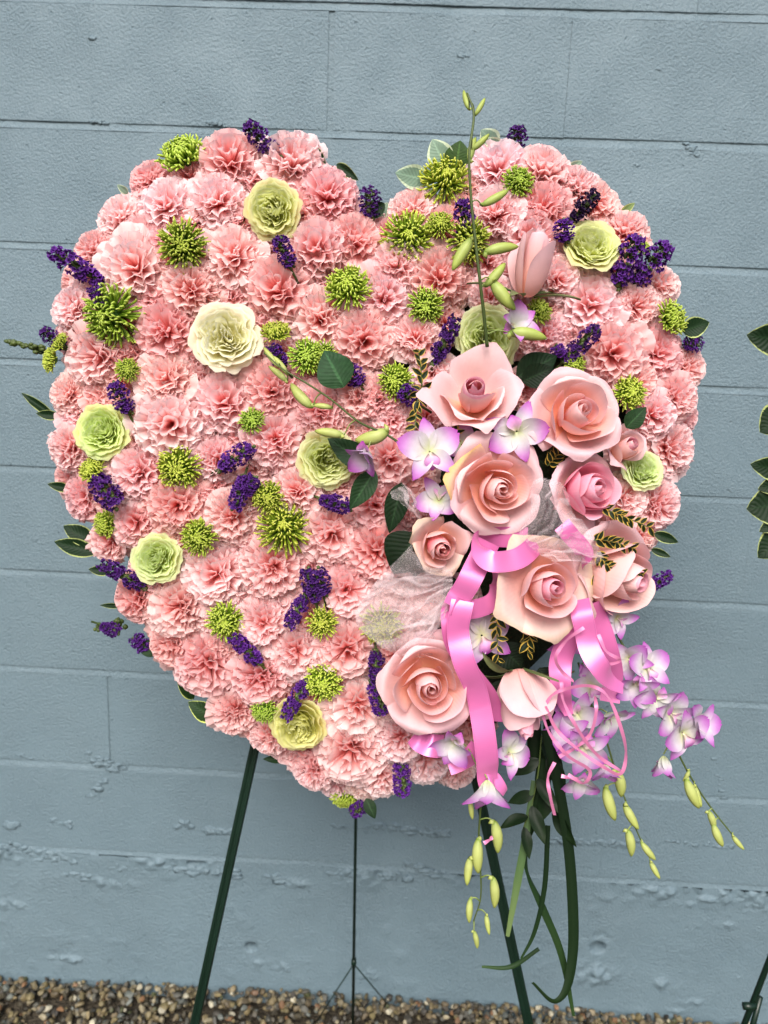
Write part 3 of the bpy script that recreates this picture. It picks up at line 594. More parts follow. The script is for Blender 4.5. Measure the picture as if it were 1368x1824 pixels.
for k in range(6):
    r_ = np.random.default_rng(400 + k); outer, inner, eye = MB(), MB(), MB()
    n = [205, 230, 190, 215, 185, 205][k]; opn = [1.0, 0.94, 1.06, 0.86, 0.80, 0.98][k]
    for i in range(n):
        t = (i + 1) / n; th = i * 2.399 + r_.normal(0, .07); phi = R(lerp(4, 104, t ** 0.60) * opn + r_.normal(0, 3.5))
        L = lerp(.30, .74 if k != 2 else .84, t ** 0.6) * r_.uniform(.9, 1.10); c_ = lerp(-75, -14, t ** 1.4) if k != 2 else lerp(-70, 8, t)
        m0 = outer if t > .42 else inner; V = np.linspace(0, 1, 7); ph_ = phi + R(c_ + r_.normal(0, 9)) * V ** 1.5 + R(lerp(-60, -70 if r_.random() < .6 else 30, t)) * np.clip((V - .65) / .35, 0, 1) ** 2
        ds = np.full(7, L / 6); ds[0] = 0; rr = np.cumsum(np.sin(ph_) * ds) + .26 * math.sin(min(phi, 1.6)); zz = np.cumsum(np.cos(ph_) * ds) - .34 + .20 * math.cos(phi)
        sw = r_.normal(0, .07) * V ** 2; c, q = math.cos(th), math.sin(th)
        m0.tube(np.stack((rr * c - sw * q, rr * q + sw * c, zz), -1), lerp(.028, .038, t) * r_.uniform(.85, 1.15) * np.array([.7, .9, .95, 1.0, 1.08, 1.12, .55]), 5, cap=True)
    MV.append((outer.mesh('outer_florets', MT['mum']), inner.mesh('inner_florets', MT['mum'])))
I2V, I2F = I2
eb = MB(); eb.poly(I2V * (.34, .34, .26) + (0, 0, -.36), I2F); MEYE = eb.mesh('flower_centre', MT['mumeye'])
def mum(px, py, rpx, i, lift=0.006, face=None, var=None, sq=1.0):
    P, n = surf(px, py, lift); m = mpp(P); r_ = np.random.default_rng(4000 + i)
    n = (n + Vector(r_.normal(0, .16, 3)) + (CAM - P).normalized() * .2).normalized() if face is None else idir(*face)
    root = link('green_mum', None); s = rpx * m * 1.04; root.matrix_world = frame(P + n * .2 * s, n, r_.uniform(0, 6.28), (s, s, s * sq))
    v = MV[int(r_.integers(len(MV))) if var is None else var]; t = r_.uniform(.85, 1.1); tint = (t * r_.uniform(.85, 1.1), t, t)
    a = link('outer_florets', v[0], root, tint); a['kind'] = 'stuff'; b = link('inner_florets', v[1], root, tint); b['kind'] = 'stuff'
    link('flower_centre', MEYE, root)
    FLOWERS.append((root, 'mum', px, py)); return root
# statice: papery cups crowded along a winged stem (unit length 1 along +Z, width about .36)
SV = []
def cup(mb, c, d, s, r_):
    d = d / np.linalg.norm(d); x = np.cross(d, (0.31, .2, .92)); x /= np.linalg.norm(x); y = np.cross(d, x)
    n = 10; a = np.linspace(0, 2 * np.pi, n, endpoint=False); P = np.zeros((4, n, 3)); A = np.zeros((4, n))
    for j, (h, q) in enumerate(((0, .18), (.55, .32), (.95, .75), (1.05, 1.1))):
        w_ = q * (1 + (.28 * np.cos(5 * a + c[0] * 90) + r_.normal(0, .10, n)) * (j >= 2)); hh = h + (.22 * np.sin(5 * a) + r_.normal(0, .08, n)) * (j == 3)
        P[j] = c + s * (d * hh[:, None] if not np.isscalar(hh) else d * hh) + s * .55 * w_[:, None] * (np.cos(a)[:, None] * x + np.sin(a)[:, None] * y) if not np.isscalar(hh) else c + s * d * hh + s * .55 * w_[:, None] * (np.cos(a)[:, None] * x + np.sin(a)[:, None] * y)
        A[j] = j / 3
    mb.grid(P, A, None, True)
for k in range(5):
    r_ = np.random.default_rng(500 + k); fl, st, cal = MB(), MB(), MB()
    st.tube([(0, 0, -.7), (.02, 0, -.2), (0, .01, .4), (-.03, 0, .92)], [.035, .035, .03, .015], 6)
    wd = [.15, .19, .13, .17, .22][k]
    for i in range(120):
        h = r_.uniform(0, 1); a = r_.uniform(-1.9, 1.9) if k != 4 else r_.uniform(-3.1, 3.1); rad = wd * math.sqrt(max(0.08, 1 - (2 * abs(h - .5)) ** 3)) * r_.uniform(.45, 1.0)
        c = np.array((rad * math.sin(a), rad * math.cos(a), h * 1.0)); d = np.array((math.sin(a) * 1.0, math.cos(a) * 1.0, r_.uniform(.0, .7)))
        cup(fl, c, d, r_.uniform(.058, .092), r_)
    for i in range(46):
        h = r_.uniform(-.12, 1); a = r_.uniform(-3.1, 3.1); c = np.array((wd * .4 * math.sin(a), wd * .4 * math.cos(a), h)); cal.poly(I1[0] * (.05, .05, .075) + c, I1[1], r_.uniform(0, 1))
    SV.append((fl.mesh('papery_flowers', MT['stat']), st.mesh('stem', MT['stem']), cal.mesh('calyces', MT['stem'])))
def statice(x0, y0, x1, y1, i, wpx=1.0, lift=.018, tilt=.35, var=None, tint=None):
    cx, cy = (x0 + x1) / 2, (y0 + y1) / 2
    P, n = surf(cx, cy, lift); m = mpp(P); r_ = np.random.default_rng(5000 + i)
    L = math.hypot(x1 - x0, y1 - y0) * m; d = idir((x1 - x0), -(y1 - y0), tilt * math.hypot(x1 - x0, y1 - y0))
    base = P - d * L * .5; root = link('statice_sprig', None)
    wf = max(.9, min(2.6, 30 * wpx / max(20, math.hypot(x1 - x0, y1 - y0)) / .40))
    root.matrix_world = frame(base, d, 0, (L * wf, L * wf, L), up=(CAM - base))
    v = SV[int(r_.integers(4)) if var is None else var]; t = tint or (r_.uniform(.75, 1.25),) * 3
    a = link('papery_flowers', v[0], root, t); a['kind'] = 'stuff'; link('stem', v[1], root); c = link('calyces', v[2], root); c['kind'] = 'stuff'
    FLOWERS.append((root, 'statice', cx, cy)); return root
def leaf_mesh(name, mat, w_=.40, fold=.25, curve=.3, pointed=.6, nu=7, nv=12, wav=.02, seed=0):
    r_ = np.random.default_rng(seed); U, V = np.meshgrid(np.linspace(-1, 1, nu), np.linspace(0, 1, nv))
    prof = np.sin(np.pi * V ** .85) ** (.75) * (1 - pointed * .35 * V ** 3); prof[0] = .05; prof[-1] = .02
    x = w_ * prof * U; z = fold * np.abs(x) - curve * V ** 2 + wav * np.sin(9 * V + 3 * U) * np.abs(U) + .008 * np.exp(-(U * 5) ** 2)
    mb = MB(); mb.grid(np.stack((x, V - .0 * z, z), -1), V, U); return mb.mesh(name, mat)
LM = {k: [leaf_mesh('leaf', MT[m], *a, seed=i) for i, a in enumerate(q)] for k, m, q in (
    ('dark', 'dark', [(.36, .25, .2), (.42, .2, .3), (.30, .3, .15)]), ('vari', 'vari', [(.36, .3, .2, .3), (.42, .2, .25, .2), (.30, .3, .15, .3)]),
    ('pale', 'pale', [(.42, .2, .2, .2), (.48, .1, .15, .2)]), ('gold', 'gold', [(.26, .45, .15, .7), (.30, .4, .25, .7)]), ('ruscus', 'blade', [(.26, .25, .15, .9), (.30, .2, .2, .9)]))}
def leaf_frame(P0, P1, nrm):
    d = P1 - P0; L = d.length; y = d.normalized(); x = y.cross(nrm)
    if x.length < 1e-3: x = CR.copy()
    x.normalize(); z = x.cross(y); m = Matrix((x * L, y * L, z * L)).transposed().to_4x4(); m.translation = P0; return m
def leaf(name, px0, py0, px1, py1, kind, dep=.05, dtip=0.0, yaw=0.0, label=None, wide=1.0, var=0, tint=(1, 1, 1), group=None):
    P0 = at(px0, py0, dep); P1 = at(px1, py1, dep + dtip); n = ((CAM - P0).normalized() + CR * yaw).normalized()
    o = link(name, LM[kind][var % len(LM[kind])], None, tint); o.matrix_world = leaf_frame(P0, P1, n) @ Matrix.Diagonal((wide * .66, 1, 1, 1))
    tag(o, label, 'leaf', group); return o
# orchids
def tepal(r_, L, W, cup_, back, nu=9, nv=10, pointed=.3):
    U, V = np.meshgrid(np.linspace(-1, 1, nu), np.linspace(0, 1, nv))
    prof = np.sin(np.pi * np.clip(V * .88 + .07, 0, 1)) ** (.62 + .3 * pointed) * (1 - pointed * .3 * V ** 2); prof[-1] *= .55; prof[0] *= .6; V = V * (1 + .03 * np.sin(5 * U + r_.uniform(0, 6)) * V)
    x = W * prof * U; z = cup_ * (x / W) ** 2 * L * .3 - back * V ** 2 * L + .03 * L * r_.normal() * np.sin(4 * V) * U
    return np.stack((x, V * L, z), -1), V, U
OP = []
for k in range(4):
    r_ = np.random.default_rng(600 + k)
    out = {}
    for nm, (L, W, c_, b_, p_) in dict(petal=(.94, .42, .5, .16, .0), sepal=(.92, .27, .45, .22, .5)).items():
        mb = MB(); P_, V, U = tepal(r_, L, W, c_, b_ + r_.normal(0, .05), pointed=p_); mb.grid(P_, V, U); out[nm] = mb.mesh(nm, MT['orch'])
    mb = MB(); U, V = np.meshgrid(np.linspace(-1, 1, 9), np.linspace(0, 1, 9))
    w_ = .30 * np.sin(np.pi * np.clip(V * .85 + .12, 0, 1)) * U; a = 1.7 * (1 - V)
    mb.grid(np.stack((w_ * np.cos(a * .8 * np.abs(U)), -V * .52 - .02, .30 * np.sin(V * 2.2) + .22 * np.abs(U) * (1 - V) - .16 * V + .02 * np.sin(16 * V) * U ** 2), -1), V, U)
    out['lip'] = mb.mesh('floret', MT['lip']); OP.append(out)
def floret(parent, P, z, roll, s, i, opn=1.0, tint=(1, 1, 1), name='floret', skip=()):
    v = OP[i % 4]; r_ = np.random.default_rng(6000 + i); q_ = r_.uniform(.0, 1.0); tint = tuple(a * b for a, b in zip(tint, (1.05 - .1 * q_, 1.12 - .28 * q_, 1.03 - .06 * q_))); o = link(name, v['lip'], parent, tint)
    mw = frame(P, z, roll, s)
    o.matrix_world = mw if parent is None else parent.matrix_world.inverted() @ mw
    for k, (nm, ang) in enumerate((('sepal', 0), ('petal', 68), ('petal', -68), ('sepal', 138), ('sepal', -138))):
        if k in skip: continue
        q = link(nm, v[nm], o, tint)
        q.matrix_local = Matrix.Rotation(R(ang + r_.normal(0, 6)), 4, 'Z') @ Matrix.Rotation(R(lerp(72, 10, opn) + r_.normal(0, 7)), 4, 'X') @ Matrix.Translation((0, .03, 0))
    return o
bm_ = MB(); pts = []
hs = np.array([0, .04, .12, .25, .42, .6, .76, .88, .96, 1.0]); rs = np.array([.03, .075, .115, .15, .165, .155, .125, .085, .045, .006])
bm_.tube(np.stack((.05 * np.sin(hs * 3), np.zeros(10), hs), -1), rs, 9)
bm_.tube([(0, 0, .06), (-.10, 0, .02), (-.17, 0, .07)], [.09, .065, .02], 7)
BUD = bm_.mesh('bud', MT['bud'])
def bud(parent, px0, py0, px1, py1, dep, wide=1.0, tint=(1, 1, 1), dtip=0.0, i=0):
    P0, P1 = at(px0, py0, dep), at(px1, py1, dep + dtip); d = P1 - P0; L = d.length
    o = link('bud', BUD, parent, tint); o.matrix_world = frame(P0, d, i * 2.1, (L * wide, L * wide, L), up=(CAM - P0)); return o
def spray(label, stem, dep, florets, buds, rad=2.4, group=None, tint=(1, 1, 1), stm='stem', name='orchid_spray'):
    root = link(name, None); tag(root, label, 'orchid', group)
    pts = spline([at(x, y, dep + dd) for x, y, dd in stem], 8); m = mpp(Vector(pts[0])); n = len(pts)
    mb = MB(); mb.tube(pts, np.linspace(rad, rad * .55, n) * m, 7); link('stem', mb.mesh('stem', MT[stm]), root)
    def near(px, py):
        best = min(range(n), key=lambda k: (Vector(pts[k]) - at(px, py, dep)).length); return Vector(pts[best])
    for i, (x0, y0, x1, y1, wd) in enumerate(buds):
        b = bud(root, x0, y0, x1, y1, dep + .004, wd, tint, 0.004 * ((i % 3) - 1), i)
        q = near(x0, y0); P0 = at(x0, y0, dep + .004)
        mid = (q + P0) / 2 + CU * .0035 + CF * -.002
        st = MB(); st.tube(spline([q, mid, P0], 4), np.linspace(1.5, 1.1, 9) * m, 5); link('flower_stalk', st.mesh('flower_stalk', MT['budstem']), root)
    for i, (x, y, r, ax, ay, az, roll, op, dd) in enumerate(florets):
        P = at(x, y, dep + dd); floret(root, P, idir(ax, ay, az), R(roll), 1.12 * r * mpp(P), i + int(x), op * .85)
        q = near(x, y); d = idir(ax, ay, az); st = MB(); st.tube(spline([q, (q + P) / 2 - d * .006 + CU * .003, P - d * .001], 4), 1.3 * m, 5); link('flower_stalk', st.mesh('flower_stalk', MT['budstem']), root)
    return root
# ------------------------------------------------------------------ foam heart and easel
cuv = OUTUV.mean(0); cuv[1] -= 0.02
fm = MB(); ring = []
oo = []
for i in range(len(OUTUV)):
    a, b = OUTUV[i], OUTUV[(i + 1) % len(OUTUV)]
    for t in (0, .5): oo.append(a * (1 - t) + b * t)
oo = np.array(oo); nn = len(oo); rows_ = []
for t in (0.02, .2, .4, .55, .7, .8, .88, .93):
    q = cuv + (oo - cuv) * t
    rows_.append([tuple(from_uv(p, hgt(p) - 0.046 + rng.normal(0, .0015))) for p in q])
for t, off in ((.93, -.03), (.9, -.045), (.02, -.045)):
    rows_.append([tuple(from_uv(p, off)) for p in cuv + (oo - cuv) * t])
fm.grid(np.array(rows_), None, None, True)
foam = link('foam_heart', fm.mesh('foam_heart', MT['foam'])); tag(foam, 'dark green moss-covered foam heart carrying all the pink flowers', 'flower base')

def to_ground(P0, P1):
    d = P1 - P0; t = (GZ - 0.01 - P0.z) / d.z; return P0 + d * t
LO = -0.062
apex = at(646, 470, LO); ez = link('easel', None); ez.location = (apex.x, apex.y, GZ); EZI = Matrix.Translation((-apex.x, -apex.y, -GZ))
def epart(name, pts, rad, parent, mat='easel', inv=EZI, n=10):
    mb = MB(); mb.tube(pts, rad, n); o = link(name, mb.mesh(name, MT[mat]), parent); o.matrix_local = inv; return o
lf = to_ground(at(460, 1335, LO), at(350, 1824, LO)); rf = to_ground(at(868, 1485, LO), at(941, 1824, LO))
# each leg is a U-shaped metal channel: rolled outer face with a shadowed groove
def channel(name, A, B, wpx, parent, inv=EZI):
    d = (B - A).normalized(); x = d.cross(HN).normalized(); h = wpx * mpp((A + B) / 2) / 2
    prof = [(-1, -.7), (-1, .35), (-.85, .62), (-.35, .70), (-.22, .35), (.22, .35), (.35, .70), (.85, .62), (1, .35), (1, -.7)]
    Pm = np.array([[tuple(Q + x * (a * h) + HN * (b * h)) for a, b in prof] for Q in (A, A.lerp(B, .33), A.lerp(B, .66), B)])
    mb = MB(); mb.grid(Pm, None, None, True); mb.f.append(tuple(range(30, 40))); mb.m.append(0)
    o = link(name, mb.mesh(name, MT['easel']), parent); o.matrix_local = inv; return o
channel('leg', apex + CU * 0.02, lf, 17, ez); channel('leg', apex + CU * 0.02, rf, 18, ez)
foot = groundpt(628, 1870, GZ); fork = None
# rear leg: thin rod ending in a small wire foot
ra = apex - HN * 0.02
d_ = foot - ra
def rear_at(py):
    best = min(np.linspace(0, 1, 400), key=lambda t: abs((PH / 2 - F * ((ra + d_ * t - CAM).dot(CU)) / ((ra + d_ * t - CAM).dot(CF))) - py)); return ra + d_ * float(best)
fork = rear_at(1716)
epart('leg', [ra, (ra + foot) / 2, foot - Vector((0, 0, .01))], 0.0030, ez)
gb1, gb2 = groundpt(700, 1800, GZ), groundpt(560, 1826, GZ)
epart('wire_foot', [fork, fork.lerp(gb1, .5), gb1], 0.0013, ez); epart('wire_foot', [fork, fork.lerp(gb2, .5), gb2], 0.0013, ez)
epart('clip', [fork + Vector((0, 0, .012)), fork + Vector((0, 0, .004)), fork - Vector((0, 0, .004))], [.0045, .0055, .0045], ez)
epart('crossbar', [at(560, 900, LO), at(660, 900, LO), at(760, 900, LO)], 0.004, ez)
tag(ez, 'dark green metal tripod easel standing on the gravel under the flower heart', 'easel')

# ------------------------------------------------------------------ carnations
CARN = [(263,310,34),(409,277,54),(384,352,50),(289,363,50),(205,379,44),(157,445,38),(238,472,56),(333,516,54),(413,448,52),(124,545,42),(289,588,58),(165,640,60),(292,673,52),
(524,281,56),(586,341,56),(561,440,56),(491,512,60),(572,571,56),(638,420,50),(703,472,46),(685,532,56),(652,611,56),(729,360,46),(787,492,60),(740,595,44),(480,296,30),(820,366,30),(773,668,40),
(884,288,48),(968,296,50),(877,372,52),(968,362,48),(1034,328,40),(1070,350,44),(1122,402,44),(942,422,54),(1056,537,60),(1140,545,42),(1180,505,38),(1096,628,62),(1180,622,50),(972,595,40),(997,500,38),(873,526,40),(1231,655,38),(1209,708,40),(1169,739,44),(1206,797,50),(1118,889,42),(1180,903,48),(1105,932,38),(1150,957,30),(935,691,36),
(113,706,36),(398,713,60),(303,757,62),(115,805,46),(484,699,54),(241,838,52),(139,892,40),(314,903,58),(238,931,46),(413,922,54),(384,821,42),(188,969,38),(380,1024,62),(234,1070,42),(313,1086,54),(488,1011,62),
(491,783,54),(524,874,48),(575,728,46),(638,704,44),(674,712,38),(696,819,48),(668,900,52),(594,958,58),(667,990,56),(616,1050,54),(703,752,38),
(299,1153,42),(364,1194,60),(463,1217,52),(467,1110,52),(522,1164,50),(620,1164,54),(638,1263,54),(416,1278,42),(478,1322,40),(551,1380,40),(620,1347,62),(717,1322,48),(680,1392,42),(770,1362,44),
(250,1012,30),(340,830,34),(462,640,40),(560,660,34),(700,1090,44),(705,1170,44),(700,1240,40),(560,1300,34),(730,1100,40),(820,1380,36),(640,820,40),(740,900,44),(1040,730,40),(1140,680,40),(1070,1080,36),(760,740,40),(800,1330,40),(350,640,30),(180,700,34),(545,780,34),(600,520,30),(560,1240,34),(545,1060,32),(430,600,28),(1010,310,30)]
BACK = {(480,296),(820,366),(250,1012),(340,830),(462,640),(560,660),(560,1300),(640,820),(740,900),(1040,730),(350,640),(180,700),(545,780),(600,520),(560,1240),(545,1060),(430,600),(730,1100),(700,1090),(760,740),(800,1330)}
SPRAYZ = [(830, 700, 130), (1020, 740, 120), (890, 880, 130), (1040, 880, 100), (790, 980, 90), (970, 1050, 130), (760, 1220, 110), (880, 1150, 90), (1100, 1030, 80), (940, 1260, 80), (400, 598, 62)]
FIX = [(485,374,44),(1056,433,44),(179,768,42),(278,995,36),(583,818,44),(1147,836,34),(530,1294,44),(868,602,50)]
def inside(px, py): return sdist(to_uv(plane_hit(px, py, .035)))
r_f = np.random.default_rng(77); extra_ = [(505,1332,40),(452,1298,36),(596,1402,36),(652,1405,38),(540,1350,38),(1222,745,30),(415,528,36),(120,852,36),(340,312,38),(205,425,34),(132,500,36)]
cover = [(x, y, r * .98) for x, y, r in CARN] + [(x, y, r) for x, y, r in FIX] + [(x, y, r * .95) for x, y, r in extra_]
for gy in range(260, 1420, 26):
    for gx in range(90, 1250, 26):
        x, y = gx + r_f.uniform(-6, 6), gy + r_f.uniform(-6, 6)
        if any(math.hypot(x - a, y - b) < c for a, b, c in SPRAYZ): continue
        if inside(x, y) < .024: continue
        if all(math.hypot(x - a, y - b) > c for a, b, c in cover): extra_.append((int(x), int(y), 40)); cover.append((x, y, 44))
CARN += extra_; BACK |= {(x, y) for x, y, _ in extra_}
print('carnations', len(CARN))
for i, (x, y, r) in enumerate(CARN):
    carnation(x, y, r, lift=-0.014 if (x, y) in BACK else float(rng.uniform(-.004, .006)), i=i)
# ------------------------------------------------------------------ lime and cream roses
GR = {}
GR['the uppermost lime rose'] = green_rose(485,374,56,0,face=(-.1,-.25,.9))
GR['the pale cream rose'] = green_rose(402,598,68,1,'cream',lift=.02,face=(.1,.05,1),opn=1.05)
GR['the right-lobe lime rose'] = green_rose(1056,433,58,2,face=(.05,.3,.9))
GR['the half-hidden lime rose'] = green_rose(868,602,64,3,face=(-.1,-.2,.9))
GR['the left-rim lime rose'] = green_rose(179,768,54,4,face=(-.1,0,1))
GR['the yellow-green rose'] = green_rose(278,995,49,5,face=(.05,.1,1))
GR['the central lime rose'] = green_rose(583,818,58,6,face=(.15,-.1,1))
GR['the small lime rose'] = green_rose(1147,836,42,7,face=(.1,.2,.9))
GR['the lowest lime rose'] = green_rose(530,1294,58,8,face=(-.1,-.2,.9),opn=.8)
glab = ['ruffled lime green rose with darker heart, uppermost of the green roses', 'big pale cream yellow rose, the only cream rose on the left lobe', 'flat open lime green rose below the dark purple statice spike', 'lime green rose half hidden behind the upright orchid stem', 'round lime green rose at the left rim of the heart', 'yellow-green rose with a swirled heart above the lower left rim', 'lime green rose beside the dark leaves in the middle of the heart', 'smallest lime green rose, by the half-open pink bud at the right', 'lime green rose with a purple statice lying over it, lowest green rose']
for o, l in zip(GR.values(), glab): tag(o, l, 'rose', 'lime and cream roses')
# ------------------------------------------------------------------ green mums
MUMS = [(325,277,48,(-.2,.5,.9),4),(325,436,48,None,0),(194,562,56,None,2),(227,659,24,None,5),(91,640,26,(-.7,.1,.6),3),(106,611,22,(-.5,.4,.6),3),(619,509,46,(-.1,.3,.9),0),(795,315,48,(0,.3,.9),2),(729,421,50,(0,.1,1),2),(784,399,28,None,5),(835,430,44,(.1,-.3,.8),3),(758,545,36,None,1),(491,593,30,(0,.6,.7),4),(546,635,36,None,5),(578,630,26,None,3),(924,322,32,(.1,.2,1),0),(1195,567,36,(.4,.1,.8),4),(961,553,26,(.3,.2,.9),1),(1023,648,22,None,3),(1147,443,16,None,3),
(164,836,28,(-.3,.4,.8),3),(318,834,44,None,5),(186,933,27,(-.4,0,.9),5),(354,957,36,None,1),(449,750,27,(0,.2,.8),3),(477,885,32,None,1),(703,680,36,None,0),(506,936,50,(0,.3,.9),2),(1122,699,34,(.2,.1,1),1),
(401,1107,38,None,1),(573,1110,32,(0,.1,1),3),(576,1216,38,None,1),(470,1267,27,None,5),(613,1422,28,(-.1,-.7,.6),3),(646,1436,18,(.2,-.7,.6),3),(680,1113,42,None,3)]
for i, (x, y, r, f, v) in enumerate(MUMS): mum(x, y, r, i, lift=.012 if y < 1400 else 0.0, face=f, var=v)
# ------------------------------------------------------------------ purple statice
STAT = [(494,272,440,226),(184,504,98,452),(186,545,165,512),(112,618,78,588),(660,386,658,336),(517,472,495,424),(836,428,822,360),(772,648,812,568),(505,650,482,616),(642,684,618,652),(925,275,920,228),(1020,388,1062,346),(1010,428,1000,392),(1104,505,1132,425),(1130,505,1186,440),(1008,642,1062,584),(1220,612,1250,612),(1002,632,986,616),(226,734,205,682),(162,848,216,905),(254,1050,184,1000),(388,834,455,795),(432,846,420,912),(436,880,456,846),(568,888,630,906),(748,718,710,694),(562,1075,546,1008),(542,1062,514,1118),(462,1186,414,1128),(548,1210,508,1278),(668,1160,674,1218),(664,1215,684,1272),(658,1432,624,1448),(714,1356,718,1416),(178,1116,218,1126),(262,1160,238,1132),(1150,1052,1194,1020),(576,1060,566,1010)]
for i, q in enumerate(STAT):
    wf = 1.25 if i in (13, 14, 19) else (.8 if i in (3, 16, 32, 34, 36) else 1.0)
    statice(*q, i, wf, tilt=.5 if i != 16 else 1.2, tint=(.22, .2, .2) if i == 11 else None, var=4 if i in (4, 16) else None)
tipr = link('statice_sprig', None); a_, b_ = surf(92, 628, -.01)[0], surf(10, 607, 0.0)[0]
mb = MB(); mb.tube([a_, a_.lerp(b_, .5), b_], [.0022, .002, .0012], 6)
for k in range(46):
    t = rng.uniform(.05, 1); P = a_.lerp(b_, float(t)); mb.poly(I1[0] * rng.uniform(.0022, .004) * np.array((1.5, 1, 1)) + np.array(P) + rng.normal(0, .0035 * (1.15 - t), 3), I1[1], rng.uniform(0, 1))
o = link('closed_calyces', mb.mesh('closed_calyces', MT['stem']), tipr); o['kind'] = 'stuff'
tag(tipr, 'unopened green statice tip pointing out from the left rim', 'statice', 'purple statice sprigs')
tipr2 = link('statice_sprig', None); a_, b_ = surf(215, 1112, -.01)[0], surf(172, 1118, 0)[0]
mb = MB()
for k in range(46):
    t = rng.uniform(0, 1); P = a_.lerp(b_, float(t)); mb.poly(I1[0] * rng.uniform(.0025, .0045) + np.array(P) + rng.normal(0, .003, 3), I1[1], rng.uniform(0, 1))
o = link('closed_calyces', mb.mesh('closed_calyces', MT['stem']), tipr2); o['kind'] = 'stuff'
tag(tipr2, 'green budded statice tip under the lower left rim of the heart', 'statice', 'purple statice sprigs')

# ------------------------------------------------------------------ pink roses
def AT(px, py, dep): return at(px, py, dep)
PR = {}
def prose(key, label, px, py, rpx, dep, z, roll=0.0, **k):
    P = at(px, py, dep); zz = idir(*z)
    o = build_rose('pink_rose' if 'bud' not in key else 'pink_rosebud', P, zz, R(roll), rpx * mpp(P), **k)
    tag(o, label, 'rose' if 'bud' not in key else 'rosebud', 'large pink roses'); PR[key] = (o, px, py)
prose('the pointed pink rose', 'smooth pink rose with tall pointed outer petals at the top of the spray', 845, 700, 96, .135, (.0, .30, .95), opn=.35, seed=11, zc=.55, heart='rose_deep', heart_s=1.25, nB=3, nC=0, nD=0,
      extra=[(66, .50, .62, .55, .05, .74, .95, 'rose_pale'), (180, .48, .60, .50, -.02, .62, .9, 'rose_pale'), (282, .44, .66, .34, .0, .56, .9, 'rose'), (8, .46, .62, .40, .0, .62, .5, 'rose_pale'), (236, .40, .72, .16, .0, .62, .5, 'rose'), (330, .38, .74, .14, .02, .5, .4, 'rose')])
prose('the peach-centred rose', 'open pink rose with a peach cup-shaped heart, second from the right edge of the spray', 1030, 738, 92, .135, (.16, .16, 1), seed=23, opn=1.0, deep=.10, nB=4, nC=4, nD=5, off=(.03, .06), heart_s=.95)
prose('the yellow-edged rose', 'wide open pink rose with a yellow edge on its left petal', 886, 868, 96, .15, (.10, -.08, 1), seed=38, opn=1.0, deep=.20, nB=5, nC=4, nD=5, off=(.10, -.05), heart_s=.95, extra=[(158, .60, .60, .32, .02, .72, .2, 'rose_yellow')])
prose('the deep pink rose', 'deeper pink rose turned towards the right, between two paler roses', 1050, 872, 86, .12, (.42, .05, .9), seed=41, opn=.70, mat='rose_deep', heart='rose_deep', nB=6, nC=5, nD=4)
prose('the half-open pink bud', 'half-open pink rosebud beside the smallest lime rose', 1120, 795, 58, .095, (.35, .30, .80), seed=52, opn=.3, zc=.6, heart='rose_deep', nB=4, nC=2, nD=0, extra=[(215, .42, .6, .5, -.02, .62, .6, 'rose_pale'), (20, .42, .7, .3, 0, .55, .7, 'rose_pale')])
prose('the cream-tipped rose', 'large pink rose with pointed cream-tipped outer petals in the middle of the spray', 975, 1046, 96, .155, (.22, -.02, .97), seed=64, opn=.75, nB=4, nC=3, nD=0, off=(.03, .02), heart='rose_deep', heart_s=1.0, outer='rose_cream',
      extra=[(40, .60, .50, .52, -.06, .80, .9, 'rose_cream'), (122, .60, .50, .46, -.06, .80, .8, 'rose_cream'), (205, .60, .48, .48, -.06, .80, .9, 'rose_cream'), (282, .60, .48, .50, -.08, .82, .9, 'rose_cream'), (345, .60, .46, .46, -.08, .76, .9, 'rose_cream')])
prose('the dark-eyed rose', 'small narrow pink rose with a dark red eye beside the pink bow', 785, 975, 76, .14, (.16, -.22, .95), seed=77, opn=.35, zc=.62, heart='eye', heart_s=1.2, nB=4, nC=2, nD=0, extra=[(130, .42, .62, .42, -.02, .56, .6, 'rose_cream'), (18, .40, .68, .40, .0, .50, .8, 'rose'), (295, .42, .58, .34, 0, .62, .7, 'rose_cream'), (235, .40, .62, .20, 0, .6, .5, 'rose_cream')])
prose('the big peach rose', 'big round pink rose with a peach swirl heart, lowest of the open roses', 763, 1222, 98, .145, (.02, -.02, 1), seed=83, opn=1.0, deep=.10, nB=5, nC=4, nD=6, off=(.04, -.02), heart_s=.9)
prose('the drooping rosebud', 'closed pink rosebud hanging head down above the long leaves', 932, 1250, 112, .125, (.10, -.90, .42), roll=200, seed=95, bud=True, xy=1.12, zc=.52, sepals=True, heart='rose_deep', mat='rose_pale', extra=[(100, .34, .84, .16, .0, .50, .4, 'rose_pale'), (255, .33, .86, .10, .0, .46, .4, 'rose_pale')])
prose('the side-facing rose', 'pink rose seen from its side at the lower right rim of the heart', 1104, 1026, 122, .112, (.55, -.20, .75), seed=107, opn=.6, heart='rose_deep', nB=5, nC=4, nD=4)
prose('the upright rosebud', 'tall closed pink rosebud standing upright beside the orchid bud stem', 948, 470, 112, .115, (.12, .90, .42), roll=70, seed=119, bud=True, xy=1.12, zc=.52, sepals=True, mat='rose_pale')

